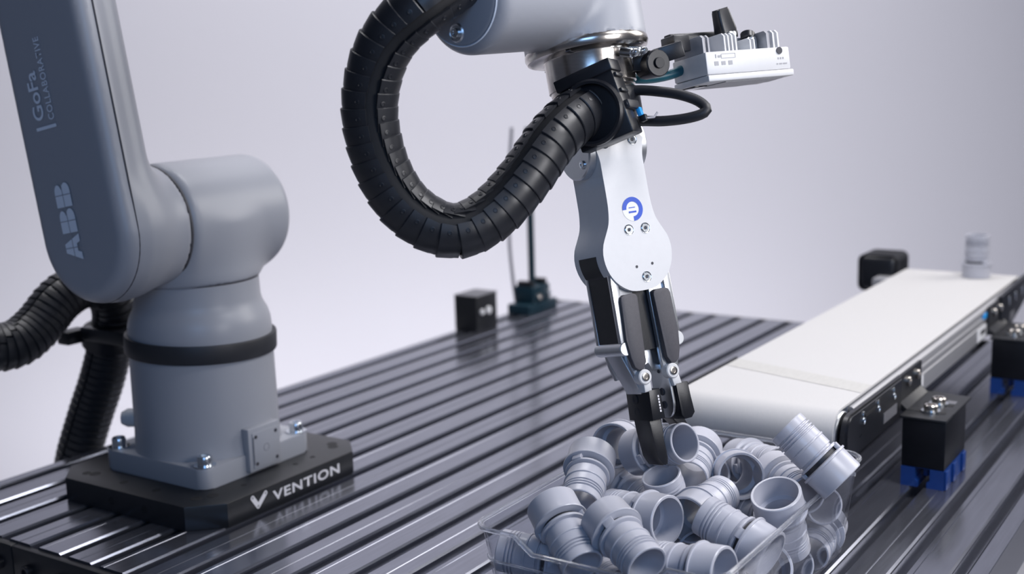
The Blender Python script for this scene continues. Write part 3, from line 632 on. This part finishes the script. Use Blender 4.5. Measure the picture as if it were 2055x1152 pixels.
# printed marks on the front face
FFc = KF @ frame((0, -0.0002, 0), (1, 0, 0), (0, 0, 1), (0, -1, 0))
b = MB()
for x, z, ww, hh in ((0.010, 0.0065, 0.001, 0.0030), (0.0135, 0.0062, 0.003, 0.0018), (0.010, 0.0005, 0.004, 0.0034), (0.017, 0.0005, 0.004, 0.0030), (0.024, 0.0005, 0.004, 0.0034), (0.0735, 0.001, 0.0012, 0.0016), (0.076, 0.001, 0.0012, 0.0016), (0.0785, 0.001, 0.0012, 0.0016), (0.072, -0.0036, 0.0016, 0.0010), (0.0755, -0.0036, 0.0028, 0.0010), (0.080, -0.0036, 0.004, 0.0010)):
    b.box((x, z, 0), (ww, hh, 0.0001), FFc)
for z in (0.0045, 0.0080): b.box((0.0225, z, 0), (0.014, 0.0003, 0.0001), FFc)
for x in (0.0155, 0.0295): b.box((x, 0.00625, 0), (0.0003, 0.0036, 0.0001), FFc)
build('printed_marks', b, 'sensor_grey', dc, None)
# black mounting arm
ma = thing('camera_mount', 'black hinged mounting arm holding the silver camera', 'mount', V((0.915, 0.487, 0.437)))
PA = [V((0.898, 0.470, 0.4375)), V((0.9215, 0.4645, 0.4400)), V((0.9315, 0.4600, 0.4360)), V((0.9480, 0.4570, 0.4420))]
def orient_box(b, c, s, ax, up=(0, 0, 1), bev=0.001):
    ax = V(ax).normalized(); y = V(up).cross(ax).normalized(); z = ax.cross(y); b.box((0, 0, 0), s, frame(c, ax, y, z), bev)
b = MB(); orient_box(b, (0.8983, 0.4854, 0.4376), (0.040, 0.018, 0.0085), (0.52, -0.85, 0.03)); build('base_bar', b, 'sensor_grey', ma)
b = MB(); orient_box(b, (0.9050, 0.4719, 0.4380), (0.015, 0.018, 0.016), (0.52, -0.85, 0.03)); build('hinge_block', b, 'black_plastic', ma)
b = MB(); b.cyl(V((0.9007, 0.4539, 0.4360)), V((0.9112, 0.4719, 0.4335)), 0.0112, None, 28, 0.001); b.cyl(V((0.8997, 0.4521, 0.4362)), V((0.9007, 0.4539, 0.436)), 0.0045, None, 20, 0.0003); build('hinge_disc', b, 'black_plastic', ma)
b = MB(); orient_box(b, (0.9203, 0.4546, 0.4438), (0.024, 0.012, 0.013), (0.55, -0.80, 0.28)); build('upper_link', b, 'black_plastic', ma)
b = MB(); orient_box(b, (0.9358, 0.4557, 0.4500), (0.016, 0.020, 0.014), Ku, Kz); build('top_clamp', b, 'black_plastic', ma)
b = MB(); orient_box(b, (0.9760, 0.4510, 0.4570), (0.070, 0.010, 0.006), Ku, Kz); build('top_rail', b, 'black_plastic', ma)
LOOP = [(0.8872,0.4761,0.4140),(0.8888,0.4646,0.4146),(0.8884,0.4465,0.4132),(0.8876,0.4286,0.4106),(0.8898,0.4146,0.4057),(0.8881,0.4061,0.3995),(0.8852,0.4090,0.3954),(0.8821,0.4217,0.3921),(0.8811,0.4408,0.3902),(0.8813,0.4588,0.3902),(0.8778,0.4728,0.3892)]
lp, _ = spline(LOOP, 0.003); b = MB(); b.tube(lp, 0.0042, 14); tag(build('signal_cable', b, 'rubber'), 'black cable looping out to the right of the hose bracket', 'cable')
TEAL = [(0.9137,0.4948,0.4249),(0.9208,0.4836,0.4233),(0.9324,0.4755,0.4233),(0.9455,0.4658,0.4257),(0.9567,0.4595,0.4295)]
lp, _ = spline(TEAL, 0.003); b = MB(); b.tube(lp, 0.0042, 14); tag(build('camera_cable', b, 'teal_cable'), 'short teal cable running under the camera mounting arm', 'cable')

# ------------------------------------------------------------------ conveyor
CX0, CX1, CYR, CYL, CZ = 1.060, 1.890, 0.3590, 0.5215, 0.112
cv_ = thing('conveyor', 'slim belt conveyor with white belt and black end plates', 'conveyor', ((CX0 + CX1) / 2, (CYR + CYL) / 2, 0.0))
R = 0.022
def racetrack(x0, x1, zc, r, n=16):
    return [(x1 - r + r * math.sin(math.pi * k / n), zc + r * math.cos(math.pi * k / n)) for k in range(n + 1)] + [(x0 + r - r * math.sin(math.pi * k / n), zc - r * math.cos(math.pi * k / n)) for k in range(n + 1)]
XZ = frame((0, 0, 0), (1, 0, 0), (0, 0, 1), (0, -1, 0))
b = MB(); o_ = racetrack(CX0, CX1, CZ - R, R); i_ = racetrack(CX0 + 0.002, CX1 - 0.002, CZ - R, R - 0.002); n = len(o_)
vv = [(x, y, z) for y in (CYR, CYL) for (x, z) in o_] + [(x, y, z) for y in (CYR, CYL) for (x, z) in i_]
ff = []
for k in range(n):
    k2 = (k + 1) % n; ff += [(k, k2, n + k2, n + k), (2 * n + k2, 2 * n + k, 3 * n + k, 3 * n + k2), (k2, k, 2 * n + k, 2 * n + k2), (n + k, n + k2, 3 * n + k2, 3 * n + k)]
b.mesh(vv, ff); belt = build('belt', b, 'belt', cv_, 40)
b = MB(); b.mesh([(1.145, CYR + 0.001, CZ + 0.0003), (1.178, CYR + 0.001, CZ + 0.0003), (1.222, CYL - 0.001, CZ + 0.0003), (1.189, CYL - 0.001, CZ + 0.0003)], [(0, 1, 2, 3)]); 
build('belt_splice', b, 'belt_splice', belt, None)
for xr in (CX0 + R, CX1 - R):
    b = MB(); b.cyl((xr, CYR - 0.003, CZ - R), (xr, CYL + 0.003, CZ - R), R - 0.0022, None, 32, 0.001); build('roller', b, 'alu', cv_)
# side rails: silver extrusion with grooves
for ys, sg in ((CYR, -1), (CYL, 1)):
    pr = [(0, 0.0680), (0.0060, 0.0680), (0.0065, 0.0700), (0.0065, 0.0870), (0.0048, 0.0880), (0.0048, 0.0905), (0.0065, 0.0915), (0.0065, 0.0960), (0.0040, 0.0970), (0.0040, 0.1000), (0.0062, 0.1010), (0.0055, 0.1060), (0.0025, 0.1085), (0, 0.1085)]
    b = MB(); b.prism(ccw([(p[0], p[1]) for p in pr]), CX0 + 0.045, CX1 - 0.06, frame((0, ys + sg * 0.0008, 0), (0, sg, 0), (0, 0, 1), (sg, 0, 0)) if sg > 0 else frame((CX0 + CX1 - 0.015, ys + sg * 0.0008, 0), (0, sg, 0), (0, 0, 1), (sg, 0, 0)))
    build('side_rail', b, 'rail', cv_)
b = MB(); b.box(((CX0 + CX1) / 2, (CYR + CYL) / 2, CZ - 0.012), (CX1 - CX0 - 0.10, CYL - CYR - 0.004, 0.018), None, 0.001); build('slider_bed', b, 'sensor_grey', cv_)
# end plates
def nose(x0, x1, z0, z1, r, n=10):
    return [(x1, z0), (x1, z1)] + [(x0 + r - r * math.sin(math.pi / 2 * k / n), z1 - r + r * math.cos(math.pi / 2 * k / n)) for k in range(n + 1)] + [(x0 + r * 0.8 - r * 0.8 * math.cos(math.pi / 2 * k / n), z0 + r * 0.8 - r * 0.8 * math.sin(math.pi / 2 * k / n)) for k in range(n + 1)]
for y in (CYR - 0.0075, CYL + 0.0115):
    b = MB(); b.prism(ccw(nose(CX0 - 0.001, 1.240, 0.0650, 0.1095, 0.018)), 0.0, 0.004, XZ @ Matrix.Translation((0, 0, -y - 0.0)) , 0.0012); pn = build('nose_plate', b, 'black_plastic', cv_)
    if y < 0.4:
        b = MB(); b.prism(ccw(nose(CX0 + 0.003, 1.234, 0.0685, 0.1075, 0.015)), 0.0040, 0.0062, XZ @ Matrix.Translation((0, 0, -y)), 0.0010); build('nose_cover', b, 'black_plastic', pn)
        for x in (1.108, 1.154, 1.206):
            b = MB(); b.prism(ccw([(x + 0.0028 * math.cos(a), 0.0985 + 0.0065 * math.sin(a)) for a in [2 * math.pi * k / 16 for k in range(16)]]), 0.0062, 0.0068, XZ @ Matrix.Translation((0, 0, -y)), 0.0002); sl = build('slot', b, 'zinc', pn)
            screw('slot_screw', (x, y - 0.0068, 0.0955), (0, -1, 0), 0.0032, 0.0012, 'zinc', sl)
        b = MB(); b.box((1.1945, y - 0.0064, 0.0805), (0.044, 0.0006, 0.0105), None); build('type_plate', b, 'tag_grey', pn, None)
        b = MB(); b.box((1.130, y - 0.0066, 0.0995), (0.036, 0.0010, 0.0030), None); build('adjust_slot', b, 'hose_core', pn, None)
        for x in (1.0985, 1.103): 
            b = MB(); b.lathe([(0, 0.0002), (0.0012, 0.0002)], axis_frame((x, y - 0.0064, 0.083), (0, -1, 0)), 10); build('dot_hole', b, 'zinc', pn)
b = MB(); b.prism(ccw([(1.700, 0.1115), (1.700, 0.062), (1.770, 0.062), (1.845, 0.0800), (CX1 + 0.01, 0.0900), (CX1 + 0.012, 0.1115), (CX1 - 0.003, 0.1160), (1.86, 0.1160)]), 0.0, 0.006, XZ @ Matrix.Translation((0, 0, -(CYR - 0.0075))), 0.001); dp = build('drive_plate', b, 'black_plastic', cv_)
for x in (1.745, 1.785, 1.83):
    b = MB(); b.prism(ccw([(x + 0.0036 * math.cos(a), 0.0985 + 0.0070 * math.sin(a)) for a in [2 * math.pi * k / 16 for k in range(16)]]), 0.006, 0.0066, XZ @ Matrix.Translation((0, 0, -(CYR - 0.0075)))); build('slot', b, 'zinc', dp)
b = MB(); b.box((1.766, CYR - 0.0139, 0.0745), (0.030, 0.0006, 0.012), None); build('type_plate', b, 'tag_grey', dp, None)
for x, ww in ((1.333, 0.010), (1.615, 0.050)):
    b = MB(); b.box((x, CYR - 0.0076, 0.0785), (ww, 0.0005, 0.0165), None); tgp = build('sticker', b, 'tag_white', cv_, None)
    if ww > 0.02:
        b = MB(); b.box((x + 0.004, CYR - 0.0079, 0.0795), (0.026, 0.0003, 0.0060), None); build('sticker_print', b, 'seam', tgp, None)
b = MB(); b.box((1.632, CYR - 0.0066, 0.0980), (0.020, 0.003, 0.007), None, 0.0006); build('blue_clip', b, 'cyan', cv_)
# drive motor on the far side
b = MB(); b.box((1.905, CYL + 0.046, 0.1010), (0.066, 0.060, 0.056), None, 0.010, 3); mo = build('drive_motor', b, 'black_plastic', cv_, 50)
b = MB(); b.box((1.868, CYL + 0.027, 0.0760), (0.050, 0.036, 0.045), None, 0.003); build('gearbox', b, 'sensor_grey', mo)
for k in range(5):
    b = MB(); b.box((1.883 + 0.011 * k, CYL + 0.046, 0.1010), (0.004, 0.062, 0.058), None, 0.010, 3); build('motor_rib', b, 'rubber', mo, 50)

# supports: blocks standing on the table, each with an angle bracket screwed on top
def support(x0, label):
    t = thing('conveyor_support', label, 'support', (x0 + 0.041, 0.317, 0.0), 'conveyor support blocks')
    y0, y1, x1 = 0.2955, 0.3390, x0 + 0.083
    # slotted foot with a blue base colour
    xm = (y0 + y1) / 2
    sec = [(y0, 0.0), (y0, 0.0205), (y1, 0.0205), (y1, 0.0), (xm + 0.0045, 0.0), (xm + 0.0045, 0.006), (xm + 0.0075, 0.0085), (xm + 0.0075, 0.0204), (xm - 0.0075, 0.0204), (xm - 0.0075, 0.0085), (xm - 0.0045, 0.006), (xm - 0.0045, 0.0)]
    b = MB(); b.prism(ccw(sec), x0, x1, frame((0, 0, 0), (0, 1, 0), (0, 0, 1), (1, 0, 0)))
    ft = build('foot', b, 'foot_blue', t)
    for xa in (x0 + 0.0, x0 + 0.030, x0 + 0.068):
        b = MB(); b.box((xa + 0.007, y0 - 0.0012, 0.0103), (0.012, 0.0026, 0.0200), None, 0.0008); build('foot_rib', b, 'foot_blue', ft)
    b = MB(); b.box((x0 + 0.02, xm, 0.0135), (0.012, 0.0055, 0.011), None, 0.001); build('foot_key', b, 'foot_blue', ft)
    b = MB(); b.box(((x0 + x1) / 2, xm, 0.0458), (x1 - x0, y1 - y0, 0.0500), None, 0.0012); build('block', b, 'black_block', t)
    # angle bracket
    yb = CYR - 0.0137 - 0.0004
    if True:
        F = frame((0, 0, 0), (0, 1, 0), (0, 0, 1), (1, 0, 0)); yp = CYR - 0.0080
        sec = [(y0 - 0.0005, 0.0712), (y1 + 0.0005, 0.0712), (yp + 0.0, 0.0712 - 0.0), (yp, 0.1085), (yp - 0.0028, 0.1085), (yp - 0.0028, 0.0800), (yp - 0.0100, 0.0738), (y0 - 0.0005, 0.0738)]
        xs = (x0 + 0.003, x1 + 0.020)
        b = MB(); b.prism(ccw(sec), xs[0] + 0.02, xs[1], F, 0.0004); bw = build('angle_bracket', b, 'black_plate', t)
        b = MB(); b.box(((x0 - 0.001 + xs[0] + 0.021) / 2, (y0 + y1) / 2 + 0.001, 0.0725), (xs[0] + 0.021 - x0 + 0.001, y1 - y0 + 0.003, 0.0026), None, 0.0005); build('bracket_flange', b, 'black_plate', bw)
        for xx in (x0 + 0.049, x0 + 0.083):
            screw('side_screw', (xx, yp - 0.0028, 0.0975), (0, -1, 0), 0.0052, 0.0035, 'steel', bw)
        for xx in (x0 + 0.026, x0 + 0.057):
            b = MB(); b.box((xx, xm, 0.0739), (0.007, 0.030, 0.0004), None); build('bolt_slot', b, 'hose_core', bw, None)
            b = MB(); b.lathe([(0, 0.0740), (0.0098, 0.0740), (0.0098, 0.0758), (0, 0.0758)], Matrix.Translation((xx, xm, 0)), 24); ws = build('washer', b, 'zinc', bw)
            screw('bolt', (xx, xm, 0.0758), (0, 0, 1), 0.0072, 0.0060, 'steel', ws)
    b = MB(); b.box((x0 + 0.07, y0 + 0.012, 0.07395), (0.012, 0.010, 0.0003), None); build('small_tag', b, 'tag_grey', t, None)
support(1.2155, 'black block with blue foot holding the near end of the conveyor')
support(1.6150, 'black block with blue foot under the far end of the conveyor')

# ------------------------------------------------------------------ clear bin
bn = thing('clear_bin', 'clear plastic open front bin heaped with grey pipe fittings', 'bin', (0.885, 0.431, 0.0))
def bin_ring(f, inset=0.0):
    x0, x1, y0, y1 = 0.7390 - 0.0210 * f + inset, 1.0235 + 0.0030 * f - inset, 0.3315 - 0.0125 * f + inset, 0.5210 + 0.0030 * f - inset
    r = 0.018 - inset; pts = []
    per = [(x1 - r, y1 - r, 0), (x0 + r, y1 - r, 90), (x0 + r, y0 + r, 180), (x1 - r, y0 + r, 270)]
    for i, (cx_, cy_, a0) in enumerate(per):
        for k in range(7):
            a = math.radians(a0 + 15 * k); pts.append((cx_ + r * math.cos(a), cy_ + r * math.sin(a)))
        nx = per[(i + 1) % 4]; a = math.radians(a0 + 90); p = (cx_ + r * math.cos(a), cy_ + r * math.sin(a)); q = (nx[0] + r * math.cos(a), nx[1] + r * math.sin(a))
        for k in range(1, 24): pts.append((p[0] + (q[0] - p[0]) * k / 24, p[1] + (q[1] - p[1]) * k / 24))
    return pts
def rim_z(p):
    if p[0] > 0.732: return 0.0900
    d = min(0.524 - p[1], p[1] - 0.319); k = min(1, max(0, (d - 0.040) / 0.012)); k = k * k * (3 - 2 * k)
    return 0.0900 - 0.0135 * k
ro = bin_ring(1.0); N = len(ro); zt = [rim_z(p) for p in ro]
def lerp_ring(inset, z):
    A = bin_ring(0, inset); B = bin_ring(1, inset); return [(A[i][0] + (B[i][0] - A[i][0]) * z[i] / 0.090, A[i][1] + (B[i][1] - A[i][1]) * z[i] / 0.090, z[i]) for i in range(N)]
o0 = lerp_ring(0.0015, [0.0012] * N); o1 = lerp_ring(0, [0.004] * N); o2 = lerp_ring(0, zt); i2 = lerp_ring(0.0018, zt); i1 = lerp_ring(0.0018, [0.004] * N)
vv = o0 + o1 + o2 + i2 + i1; ff = []
for r_ in range(4):
    for k in range(N): ff.append((r_ * N + k, r_ * N + (k + 1) % N, (r_ + 1) * N + (k + 1) % N, (r_ + 1) * N + k))
ff += [tuple(range(N))[::-1], tuple(range(4 * N, 5 * N))]
b = MB(); b.mesh(vv, ff); build('bin_wall', b, 'clear', bn, 40)
b = MB(); b.tube([(p[0] + (p[0] - 0.872) * 0.006, p[1] + (p[1] - 0.421) * 0.012, p[2] - 0.0003) for p in o2], 0.0020, 8, True); build('bin_rim', b, 'clear_rim', bn)
fr_ = [p for p in lerp_ring(-0.0004, [0.062] * N)]; b = MB(); b.tube([p for p in fr_ if p[0] < 0.735], 0.0011, 8); build('front_ridge', b, 'clear_rim', bn)
bk_ = [p for p in lerp_ring(-0.0002, [0.0745] * N)]; b = MB(); b.tube([p for p in bk_ if p[0] > 1.012], 0.0010, 8); build('rear_ridge', b, 'clear_rim', bn)
# ------------------------------------------------------------------ grey pipe fittings
mm = 0.001
def fitting_meshes():
    out = {}
    # socket cup (opens towards -z)
    cup = [(18.0, -31), (19.7, -31), (20.3, -30.3), (20.4, -13.0), (20.6, -12.4), (21.7, -12.2), (21.9, -11.3), (21.6, -10.4), (20.0, -10.2), (18.6, -9.6), (14.4, -9.6), (14.4, -11.0), (17.6, -12.2), (18.0, -14.0)]
    b = MB(); b.lathe([(r * mm, z * mm) for r, z in cup], None, 40, 0, True); out['socket_cup'] = (b, 'fitting')
    b = MB(); b.lathe([(r * mm, z * mm) for r, z in [(15.0, -9.7), (15.6, -9.7), (15.6, -5.9), (15.0, -5.9)]], None, 32, 0, True); out['seal_ring'] = (b, 'rubber')
    sl = [(14.4, -9.5), (15.0, -9.5), (15.0, -6.2), (17.4, -6.2), (18.5, -5.9), (18.7, -5.0), (18.5, -3.9), (17.8, -3.6), (15.4, -3.4), (15.4, -1.6), (16.7, -1.3), (16.8, 7.0), (17.5, 7.3), (17.7, 8.0), (17.5, 8.8), (16.7, 9.1), (16.7, 15.2)]
    for k in range(3):
        z = 15.2 + k * 2.9; sl += [(16.7, z), (17.0, z + 0.4), (17.0, z + 1.4), (15.4, z + 1.8), (15.4, z + 2.7)]
    sl += [(16.6, 24.2), (16.6, 30.3), (16.1, 31.0), (14.9, 31.0), (14.5, 30.4)]
    b = MB(); b.lathe([(r * mm, z * mm) for r, z in sl], None, 40, 0, True); out['threaded_sleeve'] = (b, 'fitting')
    b = MB(); b.box((0.0178, 0, -0.0080), (0.0036, 0.0085, 0.0062), Matrix.Rotation(0.3, 4, 'Z'), 0.0006); out['lock_tab'] = (b, 'fitting')
    b = MB(); b.box((0.0178, 0, -0.0080), (0.0036, 0.0085, 0.0062), Matrix.Rotation(0.3 + math.pi, 4, 'Z'), 0.0006); out['lock_tab '] = (b, 'fitting')
    res = []
    for nm, (b, m) in out.items():
        nm = nm.strip(); me = bpy.data.meshes.new(nm); b.bm.to_mesh(me); b.bm.free(); me.materials.append(MATS[m])
        for p in me.polygons: p.use_smooth = True
        me.set_sharp_from_angle(angle=math.radians(32)); res.append((nm, me))
    return res
FM = fitting_meshes()
def fitting(pos, axis, label, roll=0.0, group='grey pipe fittings in the bin'):
    t = bpy.data.objects.new('pipe_fitting', None); COL.objects.link(t); t.empty_display_size = 0.01
    t.matrix_basis = axis_frame(pos, axis) @ Matrix.Rotation(roll, 4, 'Z'); WM[t.name] = t.matrix_basis.copy()
    tag(t, label, 'pipe fitting', group)
    for nm, me in FM:
        o = bpy.data.objects.new(nm, me); COL.objects.link(o); o.parent = t
    return t
FIT = [
    ((0.8885, 0.4497, 0.1157), (-0.266, -0.896, 0.355), 'grey pipe fitting gripped between the black finger tips'),
    ((0.8263, 0.4855, 0.1007), (-0.875, -0.303, -0.378), 'grey pipe fitting leaning upright cup up left of the gripped fitting'),
    ((0.7484, 0.4582, 0.0855), (-0.473, -0.727, -0.498), 'grey pipe fitting with its cup up just below the leaning one by the left rim'),
    ((0.7487, 0.4083, 0.0897), (-0.468, -0.837, -0.282), 'big grey pipe fitting sloping down right in the front middle with bright cup'),
    ((0.7533, 0.4876, 0.0586), (-0.269, 0.956, 0.116), 'grey pipe fitting lying across the front left corner behind the bin wall'),
    ((0.7832, 0.4458, 0.0430), (-0.636, -0.771, 0.030), 'grey pipe fitting low at the front behind the dipped front wall'),
    ((0.8267, 0.4381, 0.0788), (0.237, 0.967, -0.091), 'grey pipe fitting on its side in the pile centre with its open cup facing right'),
    ((0.8745, 0.4017, 0.0762), (0.998, -0.044, 0.046), 'grey pipe fitting in the pile centre with its open cup facing the viewer'),
    ((0.8767, 0.4344, 0.0715), (-0.346, 0.097, 0.933), 'grey pipe fitting with its threaded mouth up directly below the gripped fitting'),
    ((0.9274, 0.4359, 0.0935), (-0.951, -0.274, -0.145), 'grey pipe fitting partly hidden behind and right of the gripped fitting'),
    ((0.9459, 0.4074, 0.0831), (0.790, 0.568, -0.229), 'grey pipe fitting showing a large round open cup near the rear of the bin'),
    ((0.9972, 0.4059, 0.0769), (-0.508, -0.838, 0.198), 'grey pipe fitting lying along the rear bin wall with its lip to the right'),
    ((0.9175, 0.3256, 0.1207), (-0.043, 0.759, 0.650), 'grey pipe fitting tilted on top at the rear right corner of the bin'),
    ((0.9403, 0.3540, 0.0838), (-0.676, -0.736, 0.018), 'grey pipe fitting under the tilted top one at the rear right'),
    ((0.8885, 0.3399, 0.0702), (0.423, -0.043, -0.905), 'grey pipe fitting standing with its open cup up by the right bin wall'),
    ((0.8316, 0.3553, 0.0760), (0.112, 0.941, 0.320), 'large grey pipe fitting lying on top at the front right of the pile'),
    ((0.9316, 0.3791, 0.0529), (0.276, 0.961, -0.002), 'grey pipe fitting with visible locking tabs behind the large front right one'),
    ((0.9757, 0.3857, 0.0280), (-0.437, -0.808, 0.394), 'grey pipe fitting with its threaded end pointing right at the right bin wall'),
    ((0.9895, 0.3552, 0.0550), (-0.689, -0.716, 0.107), 'grey pipe fitting with its threaded mouth facing out through the right bin wall'),
    ((0.9881, 0.3461, 0.0208), (-0.987, -0.127, -0.096), 'grey pipe fitting low in the rear right corner seen through the wall'),
    ((0.9300, 0.3599, 0.0194), (-0.627, -0.766, 0.146), 'grey pipe fitting at the bottom right with a threaded end seen through the wall'),
    ((0.8750, 0.3523, 0.0295), (0.741, 0.447, -0.501), 'grey pipe fitting low in the front right with only its cup ring showing'),
    ((0.7665, 0.3659, 0.0710), (0.101, 0.990, -0.098), 'grey pipe fitting lying along the front with its cup ring to the right'),
    ((0.8678, 0.4077, 0.0308), (0.689, 0.511, -0.514), 'grey pipe fitting sunk in the pile behind the front lying one'),
    ((0.9300, 0.5052, 0.1001), (0.975, 0.111, -0.192), 'grey pipe fitting at the rear left with a dark open mouth beside the gripped one'),
    ((0.9142, 0.4859, 0.0593), (-0.525, -0.851, 0.004), 'dark shaded grey pipe fitting lying below the gripped fitting at the left'),
    ((0.9927, 0.4589, 0.0496), (0.610, 0.491, -0.622), 'grey pipe fitting deep at the rear middle below the gripped fitting'),
]
for k, (pos, axis, label) in enumerate(FIT): fitting(pos, axis, label, (k * 1.7) % 6.28)
fitting((1.8400, 0.4120, 0.1432), (0.0, 0.0, 1.0), 'grey pipe fitting standing upright on the far end of the white belt', 2.2, 'grey pipe fittings on the belt')

# ------------------------------------------------------------------ things at the back edge of the table
sx = thing('sensor_box', 'small black box with two pale round buttons at the rear table edge', 'box', (1.648, 1.178, 0.0))
b = MB(); b.box((1.648, 1.1790, 0.0300), (0.060, 0.046, 0.060), None, 0.0015); build('case', b, 'black_plate', sx)
b = MB(); b.box((1.648, 1.1785, 0.0606), (0.061, 0.047, 0.002), None, 0.0006); build('lid', b, 'tag_grey', sx)
for x, r in ((1.632, 0.0050), (1.651, 0.0068)):
    b = MB(); b.lathe([(0, 0.004), (r * 0.8, 0.004), (r, 0.003), (r, 0), (0, 0)], axis_frame((x, 1.156, 0.0330), (0, -1, 0)), 20); build('button', b, 'tag_white', sx)
ps = thing('post', 'thin dark post standing on a clamp block at the rear table edge', 'post', (1.818, 1.174, 0.0))
b = MB(); b.box((1.818, 1.1740, 0.0090), (0.095, 0.046, 0.018), None, 0.0015); build('base', b, 'teal_rod', ps)
b = MB(); b.box((1.818, 1.1740, 0.0330), (0.056, 0.040, 0.030), None, 0.002); build('clamp_block', b, 'teal_rod', ps)
for x in (1.798, 1.838):
    b = MB(); b.box((x, 1.1740, 0.0520), (0.014, 0.030, 0.010), None, 0.002); build('clamp_jaw', b, 'black_plastic', ps)
screw('clamp_screw', (1.808, 1.1540, 0.028), (0, -1, 0), 0.006, 0.005, 'steel', ps); screw('clamp_screw', (1.842, 1.1540, 0.030), (0, -1, 0), 0.004, 0.004, 'zinc', ps)
b = MB(); b.cyl((1.818, 1.174, 0.040), (1.818, 1.174, 0.330), 0.0062, None, 20, 0.001); build('rod', b, 'teal_rod', ps)
lp, _ = spline([(1.806, 1.200, 0.330), (1.798, 1.205, 0.23), (1.795, 1.205, 0.13), (1.798, 1.202, 0.06), (1.802, 1.198, 0.0105)], 0.006)
b = MB(); b.tube(lp, 0.0032, 10); tag(build('sensor_cable', b, 'grey_cable'), 'thin grey cable hanging beside the dark post', 'cable')
scene.cycles.transparent_max_bounces = 24
